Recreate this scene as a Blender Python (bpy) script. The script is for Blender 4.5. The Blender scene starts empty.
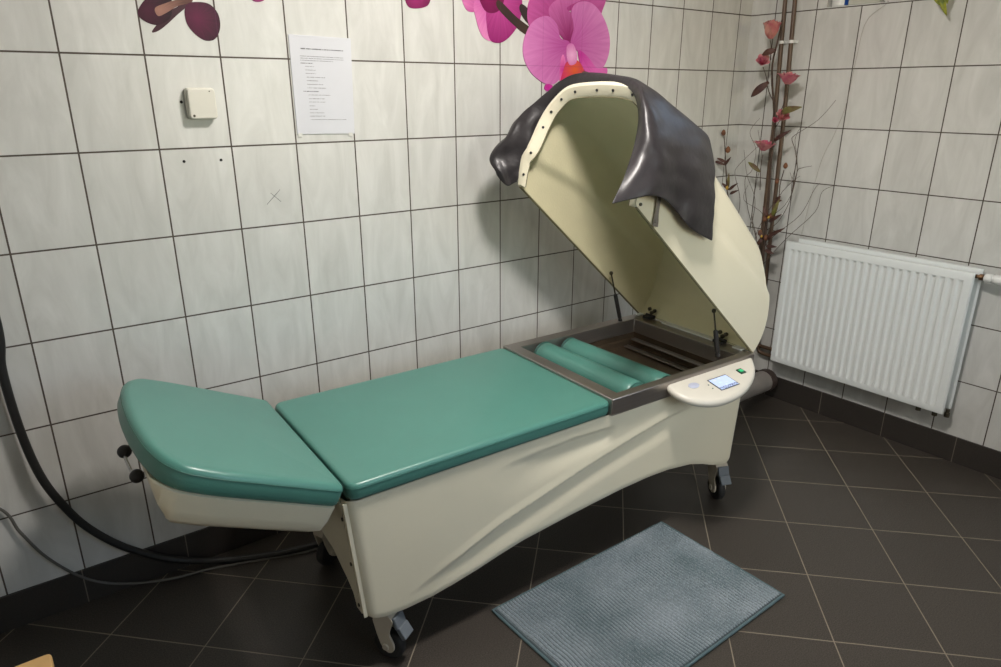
import bpy, bmesh, math, random
from mathutils import Vector, Matrix
random.seed(7)
PI = math.pi
sc = bpy.context.scene
COL = sc.collection
R_ = math.radians

# ------------------------------------------------------------------ camera
F_PX = 691.886
CAMR = Matrix(((0.804838, 0.195565, -0.560348), (-0.593495, 0.264821, -0.760022), (-0.000242, 0.944258, 0.329205)))
CAMC = Vector((-3.11501, -2.20330, 1.51042))
cd = bpy.data.cameras.new('camera'); cam = bpy.data.objects.new('camera', cd); COL.objects.link(cam)
cam.matrix_world = Matrix.Translation(CAMC) @ CAMR.to_4x4()
cd.sensor_width = 36; cd.lens = F_PX / 1001 * 36; cd.clip_start = .02
sc.camera = cam

def ray(px, py):
    return CAMR @ Vector(((px - 500.5) / F_PX, -(py - 333.5) / F_PX, -1))
def onp(px, py, P, n):
    """3-D point where the sight line meets the plane through P with normal n"""
    d = ray(px, py); n = Vector(n)
    return CAMC + d * ((Vector(P) - CAMC).dot(n) / d.dot(n))
WA = 0.02644                                   # the right wall is 1.5 degrees off square
RN = Vector((math.cos(WA), math.sin(WA), 0))   # its normal (pointing out of the room)
RD = Vector((math.sin(WA), -math.cos(WA), 0))  # along it, towards the camera
def onr(px, py, off): return onp(px, py, -RN * off, RN)
def onb(px, py, off=0): return onp(px, py, (0, -off, 0), (0, 1, 0))
def onz(px, py, z=0): return onp(px, py, (0, 0, z), (0, 0, 1))

# ------------------------------------------------------------------ helpers
def new_mat(name):
    m = bpy.data.materials.new(name); m.use_nodes = True
    nt = m.node_tree; b = nt.nodes['Principled BSDF']
    return m, nt, b
def N(nt, t, **k):
    n = nt.nodes.new(t)
    for a, v in k.items():
        if a.startswith('i_'):
            key = a[2:]
            n.inputs[int(key) if key.isdigit() else key].default_value = v
        else: setattr(n, a, v)
    return n
def mth(nt, op, a, b=None, c=None, clamp=False):
    n = nt.nodes.new('ShaderNodeMath'); n.operation = op; n.use_clamp = clamp
    for i, v in enumerate((a, b, c)):
        if v is None: continue
        if isinstance(v, (int, float)): n.inputs[i].default_value = v
        else: nt.links.new(v, n.inputs[i])
    return n.outputs[0]
def mixc(nt, f, a, b):
    n = nt.nodes.new('ShaderNodeMix'); n.data_type = 'RGBA'
    for i, v in ((0, f), (6, a), (7, b)):
        if isinstance(v, (int, float)): n.inputs[i].default_value = v
        elif isinstance(v, tuple): n.inputs[i].default_value = v if len(v) == 4 else v + (1,)
        else: nt.links.new(v, n.inputs[i])
    return n.outputs[2]
def simple(name, col, rough=.5, metal=0, var=.06, scale=30, bump=0, bscale=200, coat=0, emit=None, es=0, spec=.5, sheen=0):
    m, nt, b = new_mat(name)
    tc = N(nt, 'ShaderNodeTexCoord')
    nz = N(nt, 'ShaderNodeTexNoise', i_Scale=scale, i_Detail=4.0); nt.links.new(tc.outputs['Object'], nz.inputs['Vector'])
    dk = tuple(c * (1 - var) for c in col) + (1,); lt = tuple(min(1, c * (1 + var)) for c in col) + (1,)
    nt.links.new(mixc(nt, nz.outputs[0], dk, lt), b.inputs['Base Color'])
    b.inputs['Roughness'].default_value = rough; b.inputs['Metallic'].default_value = metal
    b.inputs['Specular IOR Level'].default_value = spec
    if coat: b.inputs['Coat Weight'].default_value = coat; b.inputs['Coat Roughness'].default_value = .15
    if sheen: b.inputs['Sheen Weight'].default_value = sheen
    if bump:
        n2 = N(nt, 'ShaderNodeTexNoise', i_Scale=bscale, i_Detail=3.0); nt.links.new(tc.outputs['Object'], n2.inputs['Vector'])
        bp = N(nt, 'ShaderNodeBump', i_Strength=bump, i_Distance=.002); nt.links.new(n2.outputs[0], bp.inputs['Height'])
        nt.links.new(bp.outputs[0], b.inputs['Normal'])
    if emit: b.inputs['Emission Color'].default_value = emit + (1,); b.inputs['Emission Strength'].default_value = es
    return m

def link(name, me, mat, parent=None):
    o = bpy.data.objects.new(name, me); COL.objects.link(o)
    if mat: me.materials.append(mat)
    if parent: o.parent = parent
    return o
def obj(name, bm, mat, parent=None, smooth=True, ang=40, bevel=0, recalc=True):
    if recalc: bmesh.ops.recalc_face_normals(bm, faces=bm.faces)
    me = bpy.data.meshes.new(name); bm.to_mesh(me); bm.free()
    if smooth:
        me.polygons.foreach_set('use_smooth', [True] * len(me.polygons))
        me.set_sharp_from_angle(angle=R_(ang))
    o = link(name, me, mat, parent)
    if bevel:
        md = o.modifiers.new('bevel', 'BEVEL'); md.width = bevel; md.segments = 2; md.limit_method = 'ANGLE'; md.angle_limit = R_(35)
    return o
def thing(name, label, cat, loc=(0, 0, 0), rz=0, group=None):
    o = bpy.data.objects.new(name, None); COL.objects.link(o); o.empty_display_size = .05
    o.location = loc; o.rotation_euler = (0, 0, rz); o['label'] = label; o['category'] = cat
    if group: o['group'] = group
    return o
def tag(o, label, cat, group=None):
    o['label'] = label; o['category'] = cat
    if group: o['group'] = group
    return o
def struct(o): o['kind'] = 'structure'; return o

def box(bm, lo, hi, M=None):
    vs = [bm.verts.new(Vector((x, y, z))) for x in (lo[0], hi[0]) for y in (lo[1], hi[1]) for z in (lo[2], hi[2])]
    if M: 
        for v in vs: v.co = M @ v.co
    for f in ((0, 1, 3, 2), (4, 6, 7, 5), (0, 4, 5, 1), (2, 3, 7, 6), (0, 2, 6, 4), (1, 5, 7, 3)): bm.faces.new([vs[i] for i in f])
    return vs
def catmull(pts, n=8, closed=False):
    P = [Vector(p) for p in pts]; out = []
    m = len(P); segs = m if closed else m - 1
    for i in range(segs):
        if closed: a, b, c, d = P[(i - 1) % m], P[i], P[(i + 1) % m], P[(i + 2) % m]
        else: a, b, c, d = P[max(i - 1, 0)], P[i], P[i + 1], P[min(i + 2, m - 1)]
        for k in range(n):
            t = k / n
            out.append(.5 * ((2 * b) + (-a + c) * t + (2 * a - 5 * b + 4 * c - d) * t * t + (-a + 3 * b - 3 * c + d) * t ** 3))
    if not closed: out.append(P[-1])
    return out
def tube(bm, pts, r, n=8, taper=None, closed=False, smooth=0):
    if smooth: pts = catmull(pts, smooth, closed)
    P = [Vector(p) for p in pts]; rings = []; up = None
    for i, p in enumerate(P):
        if closed: d = P[(i + 1) % len(P)] - P[i - 1]
        else: d = P[min(i + 1, len(P) - 1)] - P[max(i - 1, 0)]
        if d.length < 1e-9: d = Vector((0, 0, 1))
        d.normalize()
        if up is None: up = Vector((0, 0, 1)) if abs(d.z) < .9 else Vector((1, 0, 0))
        s = d.cross(up); s.normalize(); up = s.cross(d); up.normalize()
        rr = r if taper is None else r + (taper - r) * i / (len(P) - 1)
        rings.append([bm.verts.new(p + (s * math.cos(2 * PI * k / n) + up * math.sin(2 * PI * k / n)) * rr) for k in range(n)])
    m = len(rings)
    for i in range(m if closed else m - 1):
        a, b = rings[i], rings[(i + 1) % m]
        for k in range(n): bm.faces.new((a[k], a[(k + 1) % n], b[(k + 1) % n], b[k]))
    if not closed: bm.faces.new(rings[0][::-1]); bm.faces.new(rings[-1])
def lathe(bm, prof, n=24, M=None, cap=True):
    """prof: list of (r, z) about z"""
    rings = []
    for r, z in prof:
        ring = [Vector((r * math.cos(2 * PI * k / n), r * math.sin(2 * PI * k / n), z)) for k in range(n)]
        rings.append([bm.verts.new(M @ v if M else v) for v in ring])
    for a, b in zip(rings, rings[1:]):
        for k in range(n): bm.faces.new((a[k], a[(k + 1) % n], b[(k + 1) % n], b[k]))
    if cap: bm.faces.new(rings[0][::-1]); bm.faces.new(rings[-1])
def grid_faces(bm, g, wrap=False):
    for i in range(len(g) - 1):
        n = len(g[i])
        for j in range(n if wrap else n - 1):
            bm.faces.new((g[i][j], g[i][(j + 1) % n], g[i + 1][(j + 1) % n], g[i + 1][j]))
def inset_poly(P, d):
    """offset a closed 2-D outline inwards (CCW)"""
    n = len(P); out = []
    for i in range(n):
        a, b, c = Vector(P[i - 1]), Vector(P[i]), Vector(P[(i + 1) % n])
        e1 = (b - a).normalized(); e2 = (c - b).normalized()
        n1 = Vector((-e1.y, e1.x)); n2 = Vector((-e2.y, e2.x)); m = (n1 + n2)
        if m.length < 1e-6: m = n1
        m.normalize(); k = max(.35, m.dot(n1))
        out.append(b + m * d / k)
    return out
def round_poly(P, r, seg=5):
    """round the corners of a closed 2-D outline; r is a number or a list"""
    n = len(P); out = []
    for i in range(n):
        a, b, c = Vector(P[i - 1]), Vector(P[i]), Vector(P[(i + 1) % n])
        rr = r[i] if isinstance(r, (list, tuple)) else r
        if rr <= 0: out.append(b); continue
        u = (a - b); v = (c - b); d = min(rr, u.length * .45, v.length * .45)
        p0 = b + u.normalized() * d; p1 = b + v.normalized() * d
        for k in range(seg + 1):
            t = k / seg; out.append(p0 * (1 - t) ** 2 + b * 2 * t * (1 - t) + p1 * t * t)
    return out
def densify(P, step):
    out = []
    n = len(P)
    for i in range(n):
        a, b = Vector(P[i]), Vector(P[(i + 1) % n]); k = max(1, int((b - a).length / step))
        for j in range(k): out.append(a + (b - a) * j / k)
    return out
def cushion(bm, outline, z0, z1, r, crown=0, f=None):
    """puffy slab on a 2-D outline between z0 and z1, edge radius r; f maps (x, y, z) to a point"""
    f = f or (lambda x, y, z: Vector((x, y, z)))
    rings = []
    lv = [(r * (1 - math.sin(a)), z0 + r * (1 - math.cos(a))) for a in (0.0, .5, 1.0, PI / 2)]
    lv = [(r, z0)] + [(r - r * math.sin(a), z0 + r - r * math.cos(a)) for a in (.5, 1.0, PI / 2)]
    lv += [(r - r * math.cos(a), z1 - r + r * math.sin(a)) for a in (0.0, .35, .7, 1.1, PI / 2)]
    for d, z in lv:
        rings.append([(p.x, p.y, z) for p in inset_poly(outline, d)])
    last = rings[-1]; n = len(last); cx = sum(p[0] for p in last) / n; cy = sum(p[1] for p in last) / n
    for s in (.96, .88, .75, .55, .3, .1):
        rings.append([(cx + (p[0] - cx) * s, cy + (p[1] - cy) * s, z1 + crown * (1 - s * s)) for p in last])
    V = [[bm.verts.new(f(*p)) for p in ring] for ring in rings]
    grid_faces(bm, V, wrap=True)
    bm.faces.new(V[0][::-1]); bm.faces.new(V[-1])

# ------------------------------------------------------------------ materials
TW = .2; TH = .24896; X0 = .09215; Y0 = .1274; ZA = 1.60626
def tile_mat(name, along, off):
    """glossy pale marbled 20 x 25 wall tiles with thin dark joints"""
    m, nt, b = new_mat(name)
    g = N(nt, 'ShaderNodeNewGeometry')
    dt = N(nt, 'ShaderNodeVectorMath', operation='DOT_PRODUCT'); dt.inputs[1].default_value = along
    nt.links.new(g.outputs['Position'], dt.inputs[0])
    sx = N(nt, 'ShaderNodeSeparateXYZ'); nt.links.new(g.outputs['Position'], sx.inputs[0])
    u = mth(nt, 'DIVIDE', mth(nt, 'SUBTRACT', dt.outputs['Value'], off), TW)
    v = mth(nt, 'DIVIDE', mth(nt, 'SUBTRACT', sx.outputs[2], ZA - 20 * TH), TH)
    def edge(x, w):
        fr = mth(nt, 'FRACT', x)
        return mth(nt, 'MULTIPLY', mth(nt, 'MINIMUM', fr, mth(nt, 'SUBTRACT', 1.0, fr)), w)
    d = mth(nt, 'MINIMUM', edge(u, TW), edge(v, TH))
    line = mth(nt, 'LESS_THAN', d, .0023)
    cell = N(nt, 'ShaderNodeCombineXYZ'); nt.links.new(mth(nt, 'FLOOR', u), cell.inputs[0]); nt.links.new(mth(nt, 'FLOOR', v), cell.inputs[1])
    wn = N(nt, 'ShaderNodeTexWhiteNoise'); nt.links.new(cell.outputs[0], wn.inputs['Vector'])
    # veins, stretched up the tile, different from tile to tile
    cv = N(nt, 'ShaderNodeCombineXYZ')
    nt.links.new(mth(nt, 'MULTIPLY', u, 3.0), cv.inputs[0]); nt.links.new(mth(nt, 'MULTIPLY', v, .9), cv.inputs[1]); nt.links.new(mth(nt, 'MULTIPLY', wn.outputs['Value'], 40.0), cv.inputs[2])
    n1 = N(nt, 'ShaderNodeTexNoise', i_Scale=1.0, i_Detail=6.0, i_Roughness=.6, i_Distortion=.8); nt.links.new(cv.outputs[0], n1.inputs['Vector'])
    cr = N(nt, 'ShaderNodeValToRGB'); cr.color_ramp.elements[0].position = .3; cr.color_ramp.elements[1].position = .72
    cr.color_ramp.elements[0].color = (.525, .525, .50, 1); cr.color_ramp.elements[1].color = (.655, .655, .63, 1)
    nt.links.new(n1.outputs[0], cr.inputs[0])
    tint = mixc(nt, wn.outputs['Value'], (.96, .96, .955, 1), (1, 1, 1, 1))
    mu = N(nt, 'ShaderNodeMix', data_type='RGBA', blend_type='MULTIPLY'); mu.inputs[0].default_value = 1
    nt.links.new(cr.outputs[0], mu.inputs[6]); nt.links.new(tint, mu.inputs[7])
    gn = N(nt, 'ShaderNodeTexNoise', i_Scale=60.0)
    grout = mixc(nt, gn.outputs[0], (.055, .042, .034, 1), (.09, .072, .056, 1))
    nt.links.new(mixc(nt, line, mu.outputs[2], grout), b.inputs['Base Color'])
    nt.links.new(mth(nt, 'ADD', mth(nt, 'MULTIPLY', line, .55), .24), b.inputs['Roughness'])
    b.inputs['Specular IOR Level'].default_value = .45
    h = mth(nt, 'MULTIPLY', mth(nt, 'MINIMUM', d, .003), 333.0)
    nw = N(nt, 'ShaderNodeTexNoise', i_Scale=1.4, i_Detail=1.0); nt.links.new(cv.outputs[0], nw.inputs['Vector'])
    hh = mth(nt, 'ADD', h, mth(nt, 'MULTIPLY', nw.outputs[0], .5))
    bp = N(nt, 'ShaderNodeBump', i_Strength=.35, i_Distance=.0015); nt.links.new(hh, bp.inputs['Height'])
    nt.links.new(bp.outputs[0], b.inputs['Normal'])
    return m
M_wb = tile_mat('back_wall_tiles', (1, 0, 0), -X0)
M_wr = tile_mat('right_wall_tiles', tuple(RD), Y0)
M_wf = tile_mat('other_wall_tiles', (0.0, 1.0, 0), 0.0)
M_wx = tile_mat('front_wall_tiles', (1.0, 0, 0), 0.07)

FA, FU, FV, FS = -.79084, .08601, -.52631, .30
def floor_mat():
    m, nt, b = new_mat('dark_floor_tiles')
    g = N(nt, 'ShaderNodeNewGeometry')
    def dot(vx, vy, o):
        d = N(nt, 'ShaderNodeVectorMath', operation='DOT_PRODUCT'); d.inputs[1].default_value = (vx, vy, 0)
        nt.links.new(g.outputs['Position'], d.inputs[0])
        return mth(nt, 'DIVIDE', mth(nt, 'SUBTRACT', d.outputs['Value'], o - 40 * FS), FS)
    u = dot(math.cos(FA), math.sin(FA), FU); v = dot(-math.sin(FA), math.cos(FA), FV)
    def edge(x):
        fr = mth(nt, 'FRACT', x); return mth(nt, 'MULTIPLY', mth(nt, 'MINIMUM', fr, mth(nt, 'SUBTRACT', 1.0, fr)), FS)
    d = mth(nt, 'MINIMUM', edge(u), edge(v)); line = mth(nt, 'LESS_THAN', d, .0017)
    cell = N(nt, 'ShaderNodeCombineXYZ'); nt.links.new(mth(nt, 'FLOOR', u), cell.inputs[0]); nt.links.new(mth(nt, 'FLOOR', v), cell.inputs[1])
    wn = N(nt, 'ShaderNodeTexWhiteNoise'); nt.links.new(cell.outputs[0], wn.inputs['Vector'])
    n1 = N(nt, 'ShaderNodeTexNoise', i_Scale=260.0, i_Detail=3.0, i_Roughness=.7); nt.links.new(g.outputs['Position'], n1.inputs['Vector'])
    n2 = N(nt, 'ShaderNodeTexNoise', i_Scale=9.0, i_Detail=3.0); nt.links.new(g.outputs['Position'], n2.inputs['Vector'])
    cr = N(nt, 'ShaderNodeValToRGB'); cr.color_ramp.elements[0].position = .35; cr.color_ramp.elements[1].position = .7
    cr.color_ramp.elements[0].color = (.018, .015, .012, 1); cr.color_ramp.elements[1].color = (.092, .079, .066, 1)
    nt.links.new(n1.outputs[0], cr.inputs[0])
    sp = mixc(nt, mth(nt, 'MULTIPLY', n2.outputs[0], .5), cr.outputs[0], (.05, .043, .037, 1))
    mu = N(nt, 'ShaderNodeMix', data_type='RGBA', blend_type='MULTIPLY'); mu.inputs[0].default_value = 1
    nt.links.new(sp, mu.inputs[6]); nt.links.new(mixc(nt, wn.outputs['Value'], (.9, .9, .9, 1), (1.05, 1.05, 1.05, 1)), mu.inputs[7])
    nt.links.new(mixc(nt, line, mu.outputs[2], (.24, .205, .155, 1)), b.inputs['Base Color'])
    nt.links.new(mth(nt, 'ADD', mth(nt, 'MULTIPLY', line, .3), .42), b.inputs['Roughness'])
    b.inputs['Specular IOR Level'].default_value = .4
    h = mth(nt, 'ADD', mth(nt, 'MULTIPLY', mth(nt, 'MINIMUM', d, .003), 300.0), mth(nt, 'MULTIPLY', n1.outputs[0], .35))
    bp = N(nt, 'ShaderNodeBump', i_Strength=.3, i_Distance=.0015); nt.links.new(h, bp.inputs['Height']); nt.links.new(bp.outputs[0], b.inputs['Normal'])
    return m
M_floor = floor_mat()
def skirt_mat(name, along, off):
    m, nt, b = new_mat(name)
    g = N(nt, 'ShaderNodeNewGeometry'); d = N(nt, 'ShaderNodeVectorMath', operation='DOT_PRODUCT'); d.inputs[1].default_value = along
    nt.links.new(g.outputs['Position'], d.inputs[0])
    u = mth(nt, 'DIVIDE', mth(nt, 'SUBTRACT', d.outputs['Value'], off - 12), .3)
    fr = mth(nt, 'FRACT', u); e = mth(nt, 'MULTIPLY', mth(nt, 'MINIMUM', fr, mth(nt, 'SUBTRACT', 1.0, fr)), .3); line = mth(nt, 'LESS_THAN', e, .0016)
    n1 = N(nt, 'ShaderNodeTexNoise', i_Scale=220.0, i_Detail=3.0); nt.links.new(g.outputs['Position'], n1.inputs['Vector'])
    c = mixc(nt, n1.outputs[0], (.018, .015, .013, 1), (.045, .038, .032, 1))
    nt.links.new(mixc(nt, line, c, (.16, .14, .11, 1)), b.inputs['Base Color']); b.inputs['Roughness'].default_value = .5
    return m

M_cream = simple('cream_fibreglass', (.79, .735, .565), .34, var=.03, scale=6, bump=.05, bscale=120, coat=.25)
M_cream_in = simple('cream_fibreglass_rough_inside', (.70, .65, .44), .55, var=.05, scale=14, bump=.25, bscale=160)
M_panel = simple('cream_panel_plastic', (.66, .63, .55), .35, var=.02, bump=.08, bscale=400)
M_teal = simple('green_vinyl', (.072, .222, .182), .36, var=.05, scale=12, bump=.12, bscale=260, coat=.12)
M_seam = simple('green_vinyl_seam', (.035, .13, .10), .5)
def steel():
    m, nt, b = new_mat('brushed_stainless_steel')
    tc = N(nt, 'ShaderNodeTexCoord'); mp = N(nt, 'ShaderNodeMapping'); mp.inputs['Scale'].default_value = (2, 300, 300)
    nt.links.new(tc.outputs['Object'], mp.inputs[0]); nz = N(nt, 'ShaderNodeTexNoise', i_Scale=1.0, i_Detail=3.0); nt.links.new(mp.outputs[0], nz.inputs['Vector'])
    nt.links.new(mixc(nt, nz.outputs[0], (.30, .27, .25, 1), (.42, .385, .355, 1)), b.inputs['Base Color'])
    b.inputs['Metallic'].default_value = .9; nt.links.new(mth(nt, 'ADD', mth(nt, 'MULTIPLY', nz.outputs[0], .2), .24), b.inputs['Roughness'])
    return m
M_steel = steel()
M_basin = simple('stained_steel_basin', (.17, .125, .085), .3, metal=.7, var=.5, scale=9)
M_rubber = simple('dark_rubber_sheet', (.021, .018, .020), .43, var=.3, scale=8, bump=.7, bscale=38, coat=.06, spec=.42)
M_black = simple('black_plastic', (.014, .013, .013), .45)
M_dkrub = simple('black_rubber_tyre', (.018, .018, .018), .7)
M_gplast = simple('grey_brake_plastic', (.13, .15, .17), .5)
M_beige = simple('beige_caster_plastic', (.50, .45, .36), .45)
M_gask = simple('olive_rubber_gasket', (.20, .18, .10), .55)
M_chrome = simple('chrome', (.6, .6, .6), .18, metal=1)
M_white = simple('white_enamel', (.72, .73, .71), .35, var=.02, coat=.2)
M_rad = simple('radiator_white_enamel', (.74, .775, .765), .38, var=.02, coat=.15)
M_pipe = simple('brown_painted_pipe', (.085, .048, .026), .4, var=.3, scale=20)
M_copper = simple('tarnished_brass', (.13, .075, .04), .4, metal=.8, var=.3)
M_greypipe = simple('grey_drain_pipe', (.23, .21, .19), .38, var=.25, scale=14)
M_box = simple('ivory_box_plastic', (.66, .64, .56), .45, var=.02)
M_hose = simple('black_hose', (.010, .010, .010), .5)
M_cable = simple('grey_cable', (.10, .095, .085), .5)
M_paper = simple('white_paper', (.60, .61, .645), .8, var=.01)
M_tape = simple('clear_tape', (.60, .60, .56), .3)
M_ink = simple('printed_ink', (.13, .13, .14), .9)
M_pencil = simple('pencil_line', (.13, .13, .13), .9)
M_hole = simple('hole_dark', (.01, .01, .01), .9)
M_wood = simple('light_wood', (.52, .33, .13), .5, var=.15, scale=20)
M_stem = simple('brown_branch', (.055, .032, .02), .7, var=.3, scale=60)
M_twig = simple('thin_grey_twig', (.085, .06, .045), .8, var=.2)
M_vase = simple('brown_vase', (.10, .06, .04), .4)
M_ceil = simple('white_ceiling_paint', (.75, .74, .71), .9, var=.02)
M_screw = simple('dark_screw', (.07, .06, .04), .45, metal=.6)

def petal_mat(name, base, tip, scale=9, veins=.35):
    m, nt, b = new_mat(name)
    tc = N(nt, 'ShaderNodeTexCoord'); nz = N(nt, 'ShaderNodeTexNoise', i_Scale=scale, i_Detail=3.0); nt.links.new(tc.outputs['Object'], nz.inputs['Vector'])
    cr = N(nt, 'ShaderNodeValToRGB'); cr.color_ramp.elements[0].position = .3; cr.color_ramp.elements[1].position = .7
    cr.color_ramp.elements[0].color = base + (1,); cr.color_ramp.elements[1].color = tip + (1,)
    nt.links.new(nz.outputs[0], cr.inputs[0]); nt.links.new(cr.outputs[0], b.inputs['Base Color']); b.inputs['Roughness'].default_value = .6
    return m
M_rose = petal_mat('dried_pink_petal', (.46, .07, .12), (.62, .34, .26), 16)
M_rose2 = petal_mat('magenta_petal', (.50, .045, .16), (.62, .32, .28), 20)
M_leafd = petal_mat('dark_red_leaf', (.04, .012, .012), (.09, .035, .02), 20)
M_leafg = petal_mat('green_brown_leaf', (.09, .03, .025), (.17, .20, .035), 16)
M_bud = petal_mat('brown_bud', (.11, .035, .015), (.20, .08, .03), 40)
M_gold = simple('yellow_berry', (.45, .28, .03), .4)
M_leafy = petal_mat('yellow_green_leaf', (.06, .10, .01), (.42, .42, .02), 30)
def decal_mat(name, c0, c1, cx, cz, rad, vein, ang=0):
    """flat printed petal: one colour in the middle, another towards the rim, fine radiating veins"""
    m, nt, b = new_mat(name)
    g = N(nt, 'ShaderNodeNewGeometry'); s = N(nt, 'ShaderNodeSeparateXYZ'); nt.links.new(g.outputs['Position'], s.inputs[0])
    dx = mth(nt, 'SUBTRACT', s.outputs[0], cx); dz = mth(nt, 'SUBTRACT', s.outputs[2], cz)
    r = mth(nt, 'SQRT', mth(nt, 'ADD', mth(nt, 'MULTIPLY', dx, dx), mth(nt, 'MULTIPLY', dz, dz)))
    f = mth(nt, 'DIVIDE', r, rad, clamp=True)
    a = mth(nt, 'ARCTAN2', dz, dx)
    cv = N(nt, 'ShaderNodeCombineXYZ'); nt.links.new(mth(nt, 'MULTIPLY', a, 9.0), cv.inputs[0]); nt.links.new(mth(nt, 'MULTIPLY', r, 5.0), cv.inputs[1])
    nz = N(nt, 'ShaderNodeTexNoise', i_Scale=1.6, i_Detail=4.0); nt.links.new(cv.outputs[0], nz.inputs['Vector'])
    ff = mth(nt, 'ADD', f, mth(nt, 'MULTIPLY', mth(nt, 'SUBTRACT', nz.outputs[0], .5), vein), clamp=True)
    # the joints of the tiles under the film show through
    u = mth(nt, 'FRACT', mth(nt, 'DIVIDE', mth(nt, 'ADD', s.outputs[0], X0 + 20), TW)); v = mth(nt, 'FRACT', mth(nt, 'DIVIDE', mth(nt, 'SUBTRACT', s.outputs[2], ZA - 20 * TH), TH))
    d = mth(nt, 'MINIMUM', mth(nt, 'MINIMUM', u, mth(nt, 'SUBTRACT', 1.0, u)), mth(nt, 'MINIMUM', v, mth(nt, 'SUBTRACT', 1.0, v)))
    ln = mth(nt, 'MULTIPLY', mth(nt, 'LESS_THAN', d, .007), .22)
    nt.links.new(mixc(nt, ln, mixc(nt, ff, c0 + (1,), c1 + (1,)), (.12, .02, .08, 1)), b.inputs['Base Color']); b.inputs['Roughness'].default_value = .5; b.inputs['Specular IOR Level'].default_value = .25
    return m

# ------------------------------------------------------------------ room shell
XL, YF, ZC = -4.1, -3.3, 2.40
FW = (-2.2, -.7, .95, 2.15)  # opening in the front wall for the added fill window
def room():
    bm = bmesh.new(); box(bm, (XL - .1, YF - .1, -.06), (.4, .1, 0)); struct(obj('floor', bm, M_floor, smooth=False))
    bm = bmesh.new(); box(bm, (XL - .1, YF - .1, ZC), (.4, .1, ZC + .06)); struct(obj('ceiling', bm, M_ceil, smooth=False))
    bm = bmesh.new(); box(bm, (XL - .1, 0, 0), (.12, .1, ZC)); wb = struct(obj('wall_back', bm, M_wb, smooth=False))
    bm = bmesh.new(); box(bm, (XL - .1, YF, 0), (XL, 0, ZC)); struct(obj('wall_left', bm, M_wf, smooth=False))
    bm = bmesh.new(); wx0, wx1, wz0, wz1 = FW
    for x0, x1, z0, z1 in ((XL - .1, wx0, 0, ZC), (wx1, .4, 0, ZC), (wx0, wx1, 0, wz0), (wx0, wx1, wz1, ZC)): box(bm, (x0, YF - .14, z0), (x1, YF, z1))
    struct(obj('wall_front', bm, M_wx, smooth=False))
    bm = bmesh.new(); xm = (wx0 + wx1) / 2
    for x0, x1, z0, z1 in ((wx0, wx0 + .06, wz0, wz1), (wx1 - .06, wx1, wz0, wz1), (wx0 + .06, wx1 - .06, wz0, wz0 + .06), (wx0 + .06, wx1 - .06, wz1 - .06, wz1), (xm - .03, xm + .03, wz0 + .06, wz1 - .06)): box(bm, (x0, YF - .11, z0), (x1, YF - .06, z1))
    w2 = struct(obj('added_fill_window', bm, M_white, smooth=False, bevel=.004)); FG = bmesh.new(); box(FG, (wx0 + .055, YF - .088, wz0 + .055), (wx1 - .055, YF - .084, wz1 - .055))  # unseen window added behind the camera for frontal fill light
    # right wall with the window opening, in (distance along the wall, z)
    bm = bmesh.new(); T = .2
    def slab(a0, a1, z0, z1):
        c = [(a0, z0), (a1, z0), (a1, z1), (a0, z1)]
        i = [bm.verts.new(RD * a + Vector((0, 0, z))) for a, z in c]; o = [bm.verts.new(RD * a + RN * T + Vector((0, 0, z))) for a, z in c]
        bm.faces.new(i); bm.faces.new(o[::-1])
        for k in range(4): bm.faces.new((i[k], i[(k + 1) % 4], o[(k + 1) % 4], o[k]))
    W0, W1, Z0, Z1 = .372, 1.172, 1.857, 2.30
    slab(-.02, W0, 0, ZC); slab(W1, 3.34, 0, ZC); slab(W0, W1, 0, Z0); slab(W0, W1, Z1, ZC)
    wr = struct(obj('wall_right', bm, M_wr, smooth=False))
    # skirtings of floor tile
    bm = bmesh.new(); box(bm, (XL, -.009, 0), (-.009, 0, .1166)); struct(obj('baseboard_back', bm, skirt_mat('skirting_back', (1, 0, 0), -2.802), smooth=False, bevel=.001))
    bm = bmesh.new(); vs = []
    for a in (0.0, 3.3):
        for o in (0, .009):
            for z in (0, .1166): vs.append(bm.verts.new(RD * a - RN * o + Vector((0, 0, z))))
    for f in ((0, 1, 3, 2), (4, 6, 7, 5), (0, 4, 5, 1), (2, 3, 7, 6), (0, 2, 6, 4), (1, 5, 7, 3)): bm.faces.new([vs[i] for i in f])
    struct(obj('baseboard_right', bm, skirt_mat('skirting_right', tuple(RD), .932), smooth=False, bevel=.001))
    # window: frame, sash bars, glass, sill
    wf = bmesh.new()
    def rbox(bm, a0, a1, o0, o1, z0, z1):
        vs = [bm.verts.new(RD * a - RN * o + Vector((0, 0, z))) for a in (a0, a1) for o in (o0, o1) for z in (z0, z1)]
        for f in ((0, 1, 3, 2), (4, 6, 7, 5), (0, 4, 5, 1), (2, 3, 7, 6), (0, 2, 6, 4), (1, 5, 7, 3)): bm.faces.new([vs[i] for i in f])
    fo0, fo1 = -.17, -.11
    for a0, a1, z0, z1 in ((W0, W0 + .06, Z0 + .016, Z1), (W1 - .06, W1, Z0 + .016, Z1), (W0 + .06, W1 - .06, Z0 + .016, Z0 + .076), (W0 + .06, W1 - .06, Z1 - .06, Z1), ((W0 + W1) / 2 - .03, (W0 + W1) / 2 + .03, Z0 + .076, Z1 - .06)):
        rbox(wf, a0, a1, fo0, fo1, z0, z1)
    w = struct(obj('window_1', wf, M_white, smooth=False, bevel=.004))
    gb = bmesh.new(); rbox(gb, W0 + .055, W1 - .055, -.146, -.142, Z0 + .07, Z1 - .055)
    gm = bpy.data.materials.new('window_glass'); gm.use_nodes = True; nt = gm.node_tree; nt.nodes.clear()
    ou = nt.nodes.new('ShaderNodeOutputMaterial'); mx = nt.nodes.new('ShaderNodeMixShader'); tr_ = nt.nodes.new('ShaderNodeBsdfTransparent'); gl = nt.nodes.new('ShaderNodeBsdfGlossy'); fz = nt.nodes.new('ShaderNodeFresnel')
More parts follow.
